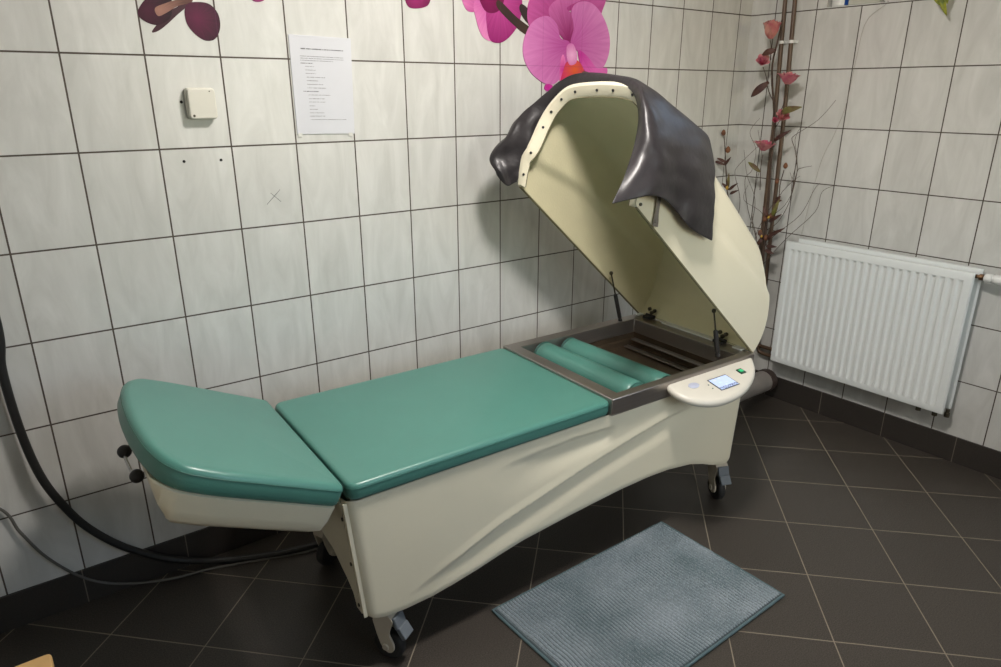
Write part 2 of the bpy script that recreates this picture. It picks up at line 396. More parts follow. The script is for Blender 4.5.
    tr_.inputs[0].default_value = (.93, .96, .95, 1); gl.inputs['Roughness'].default_value = .02
    nt.links.new(fz.outputs[0], mx.inputs[0]); nt.links.new(tr_.outputs[0], mx.inputs[1]); nt.links.new(gl.outputs[0], mx.inputs[2]); nt.links.new(mx.outputs[0], ou.inputs[0])
    obj('window_glass', gb, gm, w, smooth=False); obj('window_glass', FG, gm, w2, smooth=False)
    sb = bmesh.new(); rbox(sb, W0, W1, -.2, .0, Z0, Z0 + .004); struct(obj('trim_1', sb, M_white, smooth=False, bevel=.002))
    return wb, wr, rbox
wall_back, wall_right, rbox = room()

# ------------------------------------------------------------------ treatment bed
TH_M = R_(-1.6)
bed = thing('treatment_bed', 'long cream spa treatment capsule on casters with green pads and raised shell lid', 'treatment bed', (-2.55, -.80, 0), TH_M)
BM = Matrix.Translation((-2.55, -.80, 0)) @ Matrix.Rotation(TH_M, 4, 'Z'); BMI = BM.inverted()
BR = BM.to_3x3()
def bY(px, py, Y):      # point in the bed's frame on the sight line, on the plane at width Y
    return BMI @ onp(px, py, BM @ Vector((0, Y, 0)), BR @ Vector((0, 1, 0)))
def interp(tab, x):
    if x <= tab[0][0]: return tab[0][1]
    for (a, va), (b, vb) in zip(tab, tab[1:]):
        if x <= b:
            t = (x - a) / (b - a); return va + (vb - va) * t
    return tab[-1][1]
def sstep(a, b, x):
    t = min(1, max(0, (x - a) / (b - a))); return t * t * (3 - 2 * t)
BL, BW, BT = 1.582, .575, .556
BOT = [(0, .185), (.03, .178), (.07, .170), (.15, .165), (.23, .167), (.3, .176), (.38, .190), (.46, .207), (.55, .223), (.74, .241), (.945, .256), (1.08, .259), (1.18, .255), (1.3, .238), (1.37, .216), (1.43, .192), (1.48, .178), (1.53, .175), (1.56, .178), (1.59, .19)]
BOTE = [(0, .182), (.03, .175), (.06, .180), (.12, .235), (.2, .285), (.29, .30), (.38, .285), (.46, .235), (.52, .180), (.55, .175), (.575, .182)]
C1 = [(.12, .20), (.2, .226), (.31, .262), (.46, .318), (.64, .364), (.83, .409), (1.0, .444), (1.15, .472), (1.3, .487), (1.45, .495)]
C0 = [(.3, .47), (.46, .522), (.72, .526), (.90, .518), (1.0, .53)]
def side_dent(x, z):
    """how far the moulded side is sunk below the flat panel: two long swooping steps"""
    d = 0
    k1 = sstep(.12, .5, x) * (1 - sstep(1.12, 1.30, x))
    c1 = interp(C1, x)
    if k1 > 0:
        w = .075
        t = (c1 - z) / w                      # 0 at the crease, 1 further down
        if t > 0: d += .011 * k1 * sstep(0, .2, t) * (1 - sstep(.2, 1.3, t))
        else: d -= .004 * k1 * (1 - sstep(0, .5, -t))
    k0 = sstep(.42, .72, x) * (1 - sstep(.86, .915, x))
    c0 = interp(C0, x) - .006
    if k0 > 0:
        t = (c0 - z) / max(.03, (c0 - c1) * .8)
        if t > 0: d += .012 * k0 * sstep(0, .2, t) * (1 - sstep(.35, 1.0, t))
    return d
def body():
    bm = bmesh.new()
    out = round_poly([(0, 0), (BL, 0), (BL, BW), (0, BW)], [.035, .045, .045, .035], 8)
    out = densify(out, .0065)
    NZ = 84; g = []
    ins = inset_poly(out, 1.0)
    nrm = [(b - a) for a, b in zip(out, ins)]
    for p, n in zip(out, nrm):
        n = n.normalized()
        side = p.y < .02 or p.y > BW - .02
        zb = interp(BOT, p.x) if side else interp(BOTE, p.y)
        if not side and .0 < min(p.y, BW - p.y) < .03: 
            zb = interp(BOTE, p.y)
        row = []
        for k in range(NZ + 1):
            z = zb + (BT - zb) * k / NZ
            d = 0
            if side: d = side_dent(p.x, z)
            d += .005 * (1 - (z - zb) / .02) ** 2 if z - zb < .02 else 0
            lean = (BT - z) / .37
            q = Vector((p.x, p.y, z)) + Vector((n.x, n.y, 0)) * d
            q.x += .033 * lean * (1 - sstep(0, .12, p.x)) - .034 * lean * sstep(BL - .12, BL, p.x)
            row.append(bm.verts.new(q))
        g.append(row)
    n = len(g)
    for i in range(n):
        a, b = g[i], g[(i + 1) % n]
        for k in range(NZ): bm.faces.new((a[k], b[k], b[k + 1], a[k + 1]))
    # turned-in lip at the bottom
    low = [r[0] for r in g]; lip = []
    for v, nn in zip(low, nrm):
        nn = nn.normalized(); lip.append(bm.verts.new(v.co + Vector((nn.x, nn.y, 0)) * .014 + Vector((0, 0, .004))))
    up = [bm.verts.new(v.co + Vector((0, 0, .22)) if v.co.z < .25 else Vector((v.co.x, v.co.y, .46))) for v in lip]
    for v in up: v.co.z = .46
    for i in range(n):
        j = (i + 1) % n
        bm.faces.new((low[i], lip[i], lip[j], low[j])); bm.faces.new((lip[i], up[i], up[j], lip[j]))
    bm.faces.new(up)                      # unseen plate added across the underside to block light
    # deck under the mattress
    box(bm, (.02, .02, BT - .02), (.87, BW - .02, BT))
    return obj('body', bm, M_cream, bed, ang=50)
body_o = body()
# end panel flange, folded brace and screws on the head end
bm = bmesh.new()
def endx(z): return .033 * (BT - z) / .37
prev = None; g = []
for k in range(20):
    z = .19 + (.55 - .19) * k / 19; x = endx(z)
    g.append([bm.verts.new(v) for v in ((x + .004, .010, z), (x - .006, .010, z), (x - .006, .0135, z), (x + .004, .0145, z))])
grid_faces(bm, g, wrap=True); bm.faces.new(g[0]); bm.faces.new(g[-1][::-1])
obj('end_flange', bm, M_cream, bed)
bm = bmesh.new()
g = []
for k in range(24):
    t = k / 23; z = .20 + .34 * t; y0 = .018; y1 = .05 + .16 * t ** 1.4; x = endx(z)
    g.append([bm.verts.new(v) for v in ((x + .004, y0, z), (x - .008, y0, z), (x - .008, y1, z), (x + .006, y1 + .006, z))])
grid_faces(bm, g, wrap=True); bm.faces.new(g[0]); bm.faces.new(g[-1][::-1])
obj('end_brace', bm, M_cream, bed)
for z in (.50, .36, .225):
    bm = bmesh.new()
    lathe(bm, [(.0001, -.003), (.005, -.003), (.005, .001)], 10, Matrix.Translation((endx(z) - .008, .026, z)) @ Matrix.Rotation(PI / 2, 4, 'Y'))
    obj('end_screw', bm, M_screw, bed)
# hinge bolt under the head section
for y in (.10, .48):
    bm = bmesh.new(); tube(bm, [(-.030, y, .49), (.002, y, .525)], .006); obj('hinge_bolt', bm, M_black, bed)
# mattress
mo = densify(round_poly([(.006, -.008), (.877, -.008), (.877, .583), (.006, .583)], [.035, .03, .03, .035], 6), .03)
bm = bmesh.new(); cushion(bm, mo, BT + .001, .606, .013, .004)
mat_o = obj('mattress', bm, M_teal, bed, ang=80)
def piping(outline, z, name, parent, r=.0009, f=None, inset=.0):
    f = f or (lambda x, y, z: Vector((x, y, z)))
    b = bmesh.new(); P = inset_poly(outline, inset); tube(b, [f(p.x, p.y, z) for p in P], r, 6, closed=True)
    return obj(name, b, M_seam, parent)
piping(mo, .5925, 'mattress_seam', mat_o, inset=-.0002)

# head section: tilted 24.5 degrees
HB = R_(25.5)
def hp(u, y, h):    # u along the slope from the hinge, h above its plane
    return Vector((-u * math.cos(HB) + h * math.sin(HB), y, .549 + u * math.sin(HB) + h * math.cos(HB))) + Vector((0, 0, 0))
hcy = .286
half = [(.030, .304), (.33, .306), (.408, .293), (.445, .248), (.465, .165), (.474, .06)]
hout = [(u, hcy - w) for u, w in half] + [(u, hcy + w) for u, w in reversed(half)]
hout = [Vector(p) for p in hout]
hs = densify(round_poly(hout, [.02, .04, .03, .03, .03, .05, .05, .03, .03, .03, .04, .02], 4), .02)
head_bm = bmesh.new()
# tray: lofted below the pad
tray = []
to = inset_poly(hs, .012)
def tray_ring(ins, h, hinge):
    return [(min(max(p.x, hinge), .448 + .35 * h - 4.5 * h * h), hcy + (p.y - hcy) * (1 - ins / .305), h) for p in hs]
lv = [(.014, .0, .004), (.008, -.004, .006), (.010, -.014, .010), (.016, -.045, .022), (.026, -.072, .042), (.045, -.086, .062), (.075, -.092, .09)]
V = [[head_bm.verts.new(hp(*p)) for p in tray_ring(a, h, hg)] for a, h, hg in lv]
grid_faces(head_bm, V, wrap=True); head_bm.faces.new(V[0]); head_bm.faces.new(V[-1])
head = obj('headrest', head_bm, M_cream, bed, ang=35)
bm = bmesh.new(); cushion(bm, hs, .0, .060, .017, .005, f=hp)
hc = obj('headrest_cushion', bm, M_teal, head, ang=80)
piping(hs, .044, 'cushion_seam', head, f=hp, inset=-.0002)
# adjusting handle: bent chrome bar between two black ball knobs
k1 = bY(124.5, 451.5, .40); k2 = bY(137, 476, .30)
bm = bmesh.new()
tube(bm, [k1 + Vector((.03, 0, .02)), k1, k1 * .5 + k2 * .5 + Vector((-.004, -.028, -.004)), k2 + Vector((-.004, 0, .012)), k2, k2 + Vector((.05, 0, .03))], .0042, 8, smooth=6)
obj('adjusting_bar', bm, M_chrome, head)
for k in (k1, k2):
    bm = bmesh.new(); lathe(bm, [(.0172 * math.sin(a), -.0172 * math.cos(a)) for a in [PI * (i + .02) / 12.04 for i in range(13)]], 20, Matrix.Translation(k))
    obj('ball_knob', bm, M_black, head)

# tub: brushed frame and basin
FX0, FX1, FY0, FY1, FZ = .872, 1.578, -.014, .577, .613
IX0, IX1, IY0, IY1 = .922, 1.515, .020, .530
bm = bmesh.new()
def rect(x0, x1, y0, y1, z): return [bm.verts.new(v) for v in ((x0, y0, z), (x1, y0, z), (x1, y1, z), (x0, y1, z))]
rings = [rect(FX0, FX1, FY0, FY1, FZ - .052), rect(FX0, FX1, FY0, FY1, FZ), rect(IX0, IX1, IY0, IY1, FZ), rect(IX0, IX1, IY0, IY1, FZ - .06),
         rect(IX0 - .006, IX1 + .006, IY0 - .004, IY1 + .004, FZ - .06), rect(FX0 + .004, FX1 - .004, FY0 + .004, FY1 - .004, FZ - .06)]
for a, b in zip(rings, rings[1:] + rings[:1]):
    for k in range(4): bm.faces.new((a[k], a[(k + 1) % 4], b[(k + 1) % 4], b[k]))
tub = obj('tub_frame', bm, M_steel, bed, smooth=True, ang=20, bevel=.003)
bm = bmesh.new()
rings = [rect(IX0 - .004, IX1 + .004, IY0 - .003, IY1 + .003, FZ - .055), rect(IX0 - .004, IX1 + .004, IY0 - .003, IY1 + .003, .53), rect(IX0 + .01, IX1 - .02, IY0 + .01, IY1 - .01, .527), rect(IX0 + .012, IX1 - .022, IY0 + .012, IY1 - .012, .508),
         rect(IX0 + .02, IX1 - .05, IY0 + .02, IY1 - .02, .505)]
for a, b in zip(rings, rings[1:]):
    for k in range(4): bm.faces.new((a[k], a[(k + 1) % 4], b[(k + 1) % 4], b[k]))
bm.faces.new(rings[-1])
obj('basin', bm, M_basin, tub, ang=20)
for x, z in ((1.486, .540), (1.448, .516)):
    bm = bmesh.new(); box(bm, (x - .013, .045, z - .006), (x + .013, .505, z)); obj('basin_ledge', bm, M_steel, tub, smooth=False, bevel=.0015)

bm = bmesh.new(); lathe(bm, [(.0001, 0), (.02, 0), (.022, .003), (.0001, .004)], 16, Matrix.Translation((1.33, .40, .5055)), cap=False)
obj('basin_drain', bm, M_screw, tub)

# control panel
bm = bmesh.new()
outp = [(1.117, -.012), (1.112, -.045), (1.120, -.080), (1.145, -.113), (1.185, -.138), (1.235, -.150), (1.30, -.150), (1.372, -.138), (1.45, -.106), (1.515, -.066), (1.565, -.016)]
P = [Vector((p.x, p.y)) for p in catmull([(a, b, 0) for a, b in outp], 4)]
P = [Vector((1.117, -.0145))] + P[1:-1] + [Vector((1.565, -.0145))]
def zt(y): return .604 + .22 * min(0, y + .0)
def pring(ins, dz, bot=None):
    Q = []
    cx, cy = 1.33, -.0145
    for p in P:
        d = Vector((p.x - cx, p.y - cy)); L = d.length; q = Vector((cx, cy)) + d * (1 - ins / max(L, .05))
        Q.append(bm.verts.new((q.x, min(q.y, -.0145), (zt(p.y) + dz))))
    return Q
rg = [pring(.045, -.034), pring(.020, -.032), pring(.006, -.026), pring(0, -.017), pring(.001, -.008), pring(.006, -.002), pring(.013, 0), pring(.06, .0)]
# the two inner rings follow the tilted top
for p, v in zip(P, rg[-1]): v.co.z = zt(v.co.y)
for p, v in zip(P, rg[-2]): v.co.z = zt(v.co.y)
grid_faces(bm, rg, wrap=True); bm.faces.new(rg[0]); bm.faces.new(rg[-1])
panel = obj('control_panel', bm, M_panel, bed, ang=50)
TILT = math.atan(.22)
def onpanel(x, y, w, d, h, rz=0):
    return Matrix.Translation((x, y, .604 + .22 * y)) @ Matrix.Rotation(TILT, 4, 'X') @ Matrix.Rotation(rz, 4, 'Z')
MS = onpanel(1.318, -.083, 0, 0, 0)
bm = bmesh.new(); box(bm, (-.047, -.032, 0), (.047, .032, .0025), MS); screen = obj('display', bm, simple('display_bezel', (.05, .06, .08), .3), panel, smooth=False, bevel=.001)
def screen_mat():
    m, nt, b = new_mat('lit_display')
    tc = N(nt, 'ShaderNodeTexCoord'); s = N(nt, 'ShaderNodeSeparateXYZ'); nt.links.new(tc.outputs['Generated'], s.inputs[0])
    # lower strip of dark lettering blocks, coloured icons over it
    lo = mth(nt, 'LESS_THAN', s.outputs[1], .2); ck = N(nt, 'ShaderNodeTexNoise', i_Scale=16.0); nt.links.new(tc.outputs['Generated'], ck.inputs['Vector'])
    bl = mth(nt, 'MULTIPLY', lo, mth(nt, 'GREATER_THAN', ck.outputs[0], .46))
    vor = N(nt, 'ShaderNodeTexVoronoi', i_Scale=3.2); nt.links.new(tc.outputs['Generated'], vor.inputs['Vector'])
    dot = mth(nt, 'LESS_THAN', vor.outputs['Distance'], .28)
    hs_ = N(nt, 'ShaderNodeMix', data_type='RGBA'); hs_.inputs[0].default_value = .82; nt.links.new(vor.outputs['Color'], hs_.inputs[6]); hs_.inputs[7].default_value = (.8, .86, .9, 1)
    c = mixc(nt, mth(nt, 'MULTIPLY', dot, .75), (.62, .74, 1.0, 1), hs_.outputs[2]); c = mixc(nt, mth(nt, 'MULTIPLY', bl, .85), c, (.08, .12, .3, 1))
    nt.links.new(c, b.inputs['Emission Color']); b.inputs['Emission Strength'].default_value = 1.1; b.inputs['Base Color'].default_value = (.03, .03, .03, 1); b.inputs['Roughness'].default_value = .2
    return m
M_screen = screen_mat()
bm = bmesh.new(); box(bm, (-.044, -.030, .002), (.043, .028, .0032), MS); s_ = obj('lit_screen', bm, M_screen, panel, smooth=False)
MW = onpanel(1.438, -.062, 0, 0, 0)
bm = bmesh.new(); box(bm, (-.013, -.013, 0), (.013, .013, .004), MW); obj('switch_frame', bm, simple('switch_black_green', (.01, .05, .03), .3), panel, smooth=False, bevel=.001)
bm = bmesh.new(); box(bm, (-.008, -.006, .003), (.007, .007, .006), MW); obj('green_switch', bm, simple('lit_green', (.02, .45, .16), .3, emit=(.05, .7, .3), es=.35), panel, smooth=False, bevel=.001)
bm = bmesh.new(); ML = onpanel(1.203, -.053, 0, 0, 0)
lathe(bm, [(.023, 0), (.023, .0015), (.019, .003), (.0001, .0034)], 28, ML @ Matrix.Scale(.62, 4, (0, 1, 0)), cap=False); obj('oval_button', bm, simple('pale_blue_button', (.50, .53, .66), .3), panel)
for q in ((1.255, -.072), (1.252, -.092)):
    bm = bmesh.new(); lathe(bm, [(.0028, 0), (.0028, .001), (.0001, .0014)], 10, onpanel(q[0], q[1], 0, 0, 0), cap=False); obj('indicator_light', bm, simple('dark_green_lamp', (.03, .11, .09), .4), panel)
bm = bmesh.new(); lathe(bm, [(.005, 0), (.005, .002), (.0001, .003)], 12, Matrix.Translation((1.128, -.083, .568)) @ Matrix.Rotation(PI * .56, 4, 'X') @ Matrix.Rotation(-.6, 4, 'Y'), cap=False); obj('panel_screw', bm, M_screw, panel)

# casters
def caster(x, y, rz, parent=None):
    M = Matrix.Translation((x, y, 0)) @ Matrix.Rotation(rz, 4, 'Z') @ Matrix.Scale(1.12, 4)
    bm = bmesh.new()
    # hooded fork, as two cheeks and a hood
    prof = [(.010, .150), (-.022, .146), (-.030, .120), (-.020, .080), (-.008, .045), (.010, .028), (.026, .036), (.028, .055), (.014, .085), (.022, .112), (.030, .128)]
    pr = densify(round_poly([Vector(p) for p in prof], .008, 3), .02)
    for y0, y1 in ((-.022, -.016), (.016, .022)):
        a = [bm.verts.new(M @ Vector((p.x, y0, p.y))) for p in pr]; b = [bm.verts.new(M @ Vector((p.x, y1, p.y))) for p in pr]
        bm.faces.new(a); bm.faces.new(b[::-1])
        for k in range(len(a)): bm.faces.new((a[k], a[(k + 1) % len(a)], b[(k + 1) % len(a)], b[k]))
    hood = [(-.029, .115), (-.022, .146), (.010, .150), (.034, .126)]
    g = [[bm.verts.new(M @ Vector((px, yy, pz))) for px, pz in hood] for yy in (-.017, .017)]
    g2 = [[bm.verts.new(M @ Vector((px * .9, yy, pz - .005))) for px, pz in hood] for yy in (-.017, .017)]
    grid_faces(bm, g); grid_faces(bm, g2)
    lathe(bm, [(.012, .145), (.012, .20)], 14, M)
    lathe(bm, [(.0001, -.0255), (.008, -.0255), (.010, -.022), (.010, .022), (.008, .0255), (.0001, .0255)], 14, M @ Matrix.Translation((.004, 0, .0455)) @ Matrix.Rotation(PI / 2, 4, 'X'), cap=False)
    c = obj('caster', bm, M_beige, parent, ang=35)
    c['label'] = 'caster with beige fork and grey brake pedal'
    bm = bmesh.new(); MX = M @ Matrix.Translation((.004, 0, .042)) @ Matrix.Rotation(PI / 2, 4, 'X')
    lathe(bm, [(.020, -.012), (.032, -.013), (.039, -.011), (.042, -.006), (.042, .006), (.039, .011), (.032, .013), (.020, .012)], 28, MX)
    obj('wheel', bm, M_dkrub, c, ang=50)
    bm = bmesh.new(); box(bm, (.030, -.021, .080), (.044, .021, .138), M @ Matrix.Translation((0, 0, 0)) @ Matrix.Shear('XY', 4, (0, 0)))
    MP = M @ Matrix.Translation((.036, 0, .108)) @ Matrix.Rotation(R_(-18), 4, 'Y')
    bm.clear(); box(bm, (-.004, -.020, -.002), (.006, .020, .030), MP); box(bm, (-.004, -.019, -.034), (.010, .019, -.001), MP @ Matrix.Rotation(R_(-16), 4, 'Y'))
    obj('brake_pedal', bm, M_gplast, c, smooth=False, bevel=.003)
caster(.105, .040, R_(-58), bed); caster(1.522, .045, R_(-110), bed)
caster(.115, .525, R_(20), bed); caster(1.49, .525, R_(40), bed)

# ---- lid: hinged on the foot end, opened 42 degrees over the tub
LA = R_(42.3); LT = Vector((-math.cos(LA), 0, math.sin(LA))); LS = Vector((math.sin(LA), 0, math.cos(LA))); LH = Vector((1.585, 0, .612))
def lp(t, y, s): return LH + LT * t + LS * s + Vector((0, y, 0))
BYW = .575
sect = [  # Y, s, t at the hinge end, t at the open front end
 (.000, .000, -.004, .880), (.000, .045, -.002, .912), (.004, .095, .006, .940), (.010, .150, .030, .955), (.018, .205, .072, .972),
 (.030, .255, .125, .985), (.052, .298, .182, .998), (.088, .330, .230, 1.010), (.135, .350, .262, 1.020), (.20, .360, .280, 1.022), (.2875, .364, .285, 1.022)]
SP = catmull([(a, b, 0) for a, b, c, d in sect], 4); TB = catmull([(c, d, 0) for a, b, c, d in sect], 4)
prof = [(p.x, p.y, q.x, q.y) for p, q in zip(SP, TB)]
full = prof + [(BYW - a, b, c, d) for a, b, c, d in reversed(prof[:-1])]
NU = 44
def lid_surface(off, trim=0.0):
    """points [u][section]; off moves the shell inwards"""
    out = []
    for iu in range(NU + 1):
        u = iu / NU; row = []
        for (y, s, tb, tf) in full:
            t = tb + (tf - tb) * u
            hs_ = 1 - .10 * sstep(.55, 1.0, u) * sstep(.15, .33, s) + .02 * math.sin(PI * u) * sstep(.15, .33, s)
            ss = s * hs_
            # styling step along the flank
            w = min(y, BYW - y)
            e = sstep(0, .5, u) * 0 + .014 * sstep(-.014, .014, ss - (.145 + .07 * (1 - u) - .05 * sstep(.6, 1, u) + 0)) * sstep(.02, .12, ss) * (1 - sstep(.27, .34, ss))
            sign = 1 if y < BYW / 2 else -1
            k = 1 - 2 * off / BYW if off else 1
            yy = y + sign * e
            yy = BYW / 2 + (yy - BYW / 2) * k
            row.append((t + (off if u < .5 else 0) * (1 - 2 * u if u < .5 else 0) * sstep(0, .05, ss + .03), yy, ss - off * sstep(.02, .2, ss)))
        out.append(row)
    return out
def lid():
    bm = bmesh.new()
    A = [[bm.verts.new(lp(*p)) for p in row] for row in lid_surface(0)]
    B = [[bm.verts.new(lp(*p)) for p in row] for row in lid_surface(.011)]
    grid_faces(bm, A); bm.faces.ensure_lookup_table(); nA = len(bm.faces); grid_faces(bm, B)
    bm.faces.ensure_lookup_table()
    for f in list(bm.faces)[nA:]: f.material_index = 1
    n = len(full)
    for g in (A, B):                                   # end wall over the hinge
        row = g[0]
        for j in range(n // 2 - 1):
            bm.faces.new((row[j], row[j + 1], row[n - 2 - j], row[n - 1 - j])).material_index = int(g is B)
        j = n // 2 - 1
        bm.faces.new((row[j], row[j + 1], row[j + 2])).material_index = int(g is B)
    for j in range(n - 1): bm.faces.new((A[-1][j], A[-1][j + 1], B[-1][j + 1], B[-1][j]))
    for i in range(NU):
        bm.faces.new((A[i][0], A[i + 1][0], B[i + 1][0], B[i][0])); bm.faces.new((A[i][-1], A[i + 1][-1], B[i + 1][-1], B[i][-1]))
    bm.faces.new((A[0][0], A[0][-1], B[0][-1], B[0][0]))
    ins = set()
    o = obj('lid', bm, M_cream, bed, ang=50); return o
lid_o = lid(); lid_o.data.materials.append(M_cream_in)
surf_in = lid_surface(.011); surf_out = lid_surface(0)
# flange around the front opening
bm = bmesh.new(); rows = []
fr = surf_in[-1]
def fl(j, dt, ins):
    e0 = .35 + .65 * sstep(-1, 12, min(j, len(fr) - 1 - j)); dt *= e0
    t, y, s = fr[j]; cy, cs = BYW / 2, .0
    # inward direction in the (y, s) plane
    a = fr[max(0, j - 1)]; b = fr[min(len(fr) - 1, j + 1)]; e = Vector((b[1] - a[1], b[2] - a[2])); e.normalize(); nn = Vector((e.y, -e.x))
    return lp(t + dt, y + nn.x * ins, s + nn.y * ins)
J = range(len(fr))
rows = [[bm.verts.new(fl(j, .004, -.008)) for j in J], [bm.verts.new(fl(j, .002, .004)) for j in J], [bm.verts.new(fl(j, -.020, .022)) for j in J], [bm.verts.new(fl(j, -.027, .024)) for j in J], [bm.verts.new(fl(j, -.033, .013)) for j in J], [bm.verts.new(fl(j, -.037, -.006)) for j in J]]
grid_faces(bm, rows); obj('front_flange', bm, M_cream, lid_o, ang=35)
for j in [3, 10, 17, 24, 31, 37, 41, 46, 52, 58, 64, 71, 77]:
    if j >= len(fr): continue
    p = fl(j, -.010, .0135); d = ((fl(j, .002, .004) - fl(j, -.020, .022)).cross(fl(min(j + 1, len(fr) - 1), 0, 0) - fl(j - 1, 0, 0))).normalized()
    c = lp(1.3, BYW / 2, .12) - p
    if d.dot(c) < 0: d = -d
    q = Vector((0, 0, 1)).rotation_difference(d).to_matrix().to_4x4()
    bm = bmesh.new(); lathe(bm, [(.0046, -.004), (.0046, .0015), (.0001, .003)], 10, Matrix.Translation(p + d * .0015) @ q, cap=False); obj('flange_screw', bm, M_black, lid_o)
bm = bmesh.new(); tube(bm, [fl(j, -.028, .0255) for j in J], .0016, 6); obj('flange_lip', bm, M_gask, lid_o)
# gaskets along the two rims and the hinge
for y in (.004, BYW - .004):
    bm = bmesh.new(); tube(bm, [lp(-.002, y, -.001), lp(.3, y, -.001), lp(.6, y, -.001), lp(.87, y, -.001)], .0045, 8); obj('rim_gasket', bm, M_gask, lid_o)
bm = bmesh.new(); tube(bm, [lp(.0, .01, .004), lp(.0, .3, .004), lp(.0, BYW - .01, .004)], .0045, 8); obj('hinge_gasket', bm, M_gask, lid_o)
bm = bmesh.new()
for y0, y1 in ((.16, .42), (.03, .07), (.545, .565)): box(bm, (1.556, y0, .6135), (1.584, y1, .619))
obj('hinge_strip', bm, M_white, lid_o, smooth=False, bevel=.001)
for y in (.135, .498):
    bm = bmesh.new(); box(bm, (1.552, y - .022, .6135), (1.580, y + .022, .624)); tube(bm, [(1.574, y - .024, .624), (1.574, y + .024, .624)], .006, 10)
    h = obj('lid_hinge', bm, M_black, lid_o, ang=30, bevel=.001)
    for dy, dz in ((-.014, .034), (.014, .036), (.0, .023)):
        bm = bmesh.new(); x = 1.580 + (dz) * .12
        lathe(bm, [(.0078, -.002), (.0078, .006), (.004, .009), (.0001, .009)], 12, Matrix.Translation((x, y + dy, .612 + dz)) @ Matrix.Rotation(-PI / 2, 4, 'Y'), cap=False)
        obj('hinge_bolt_cap', bm, M_screw, lid_o)
# gas struts
for y, up, lo in ((.543, (1.378, .543, .826), (1.447, .543, .606)), (.030, (1.376, .030, .800), (1.424, .030, .622))):
    a, b = Vector(up), Vector(lo); m = a + (b - a) * .42
    bm = bmesh.new(); tube(bm, [a, m], .003, 8)
    lathe(bm, [(.0001, -.008), (.006, -.006), (.008, 0), (.006, .006), (.0001, .008)], 12, Matrix.Translation(a), cap=False)
    st = obj('gas_strut', bm, M_screw, lid_o)
    bm = bmesh.new(); q = Vector((0, 0, 1)).rotation_difference(b - m).to_matrix().to_4x4(); L = (b - m).length
    lathe(bm, [(.0055, 0), (.0085, .004), (.0085, L * .82), (.0065, L * .86), (.0085, L * .9), (.0085, L)], 14, Matrix.Translation(m) @ q); c_ = obj('strut_cylinder', bm, M_black, lid_o)
# latch strap on the near flank
bm = bmesh.new(); g = []
for t, s, w in ((.855, .105, .006), (.83, .072, .006), (.80, .030, .0065), (.785, .012, .009), (.775, .002, .008)):
    g.append([bm.verts.new(lp(t + w, -.006, s - w * .5)), bm.verts.new(lp(t - w, -.006, s + w * .5)), bm.verts.new(lp(t - w, -.010, s + w * .5)), bm.verts.new(lp(t + w, -.010, s - w * .5))])
grid_faces(bm, g, wrap=True); bm.faces.new(g[0]); bm.faces.new(g[-1][::-1])
lathe(bm, [(.004, 0), (.004, .003), (.0001, .004)], 10, Matrix.Translation(lp(.786, -.010, .012)) @ Matrix.Rotation(PI / 2, 4, 'X'), cap=False)
obj('latch_strap', bm, M_steel, lid_o, smooth=False)
bm = bmesh.new(); lathe(bm, [(.005, -.002), (.005, .004), (.0001, .006)], 10, Matrix.Translation(lp(.868, -.0, .012)) @ Matrix.Rotation(PI / 2, 4, 'X'), cap=False); obj('rim_screw', bm, M_screw, lid_o)

# rubber sheet hooded over the open front of the lid
def P_(px, py, Y): return bY(px, py, Y)
rowsS = [
 [P_(517, 182, .575), P_(508, 186, .595), P_(498, 176, .62), lp(.95, .66, .03), lp(.92, .655, .035), lp(.88, .64, .05)],
 [P_(520, 170, .577), P_(505, 168, .61), P_(491, 160, .645), lp(.96, .67, .07), lp(.92, .66, .08), lp(.87, .635, .09)],
 [P_(528, 146, .572), P_(514, 142, .60), P_(503, 139, .635), lp(.97, .655, .15), lp(.92, .645, .15), lp(.86, .62, .15)],
 [P_(541, 117, .560), P_(530, 111, .585), P_(524, 113, .61), lp(.97, .625, .21), lp(.92, .615, .21), lp(.86, .60, .21)],
 [P_(556, 99, .520), P_(550, 92, .545), P_(547, 94, .56), lp(.97, .575, .275), lp(.92, .58, .275), lp(.86, .58, .275)],
 [P_(573, 88, .445), P_(572, 78, .455), lp(1.02, .46, .355), lp(.96, .475, .352), lp(.90, .485, .355), lp(.83, .49, .358)],
 [P_(600, 87, .300), P_(601, 76, .300), lp(1.01, .30, .365), lp(.95, .30, .368), lp(.88, .30, .372), lp(.80, .30, .378)],
 [P_(628, 88, .160), P_(633, 79.5, .150), P_(650, 88, .13), P_(668, 102, .13), P_(688, 119, .135), P_(700, 130, .14)],
 [P_(638, 112, .080), P_(642, 98, .050), P_(655, 112, .030), P_(673, 130, .024), P_(698, 142, .045), P_(713, 157, .07)],
 [P_(634, 145, .030), P_(645, 135, -.004), P_(659, 144, -.026), P_(676, 158, -.014), P_(698, 172, -.010), P_(714, 184, .010)],
 [P_(624, 176, -.012), P_(644, 166, -.034), P_(661, 173, -.046), P_(677, 184, -.022), P_(696, 200, -.030), P_(714, 210, -.012)],
 [P_(611, 204, -.045), P_(634, 199, -.055), P_(656, 196, -.062), P_(673, 208, -.026), P_(690, 228, -.036), P_(711, 241, -.020)],
]
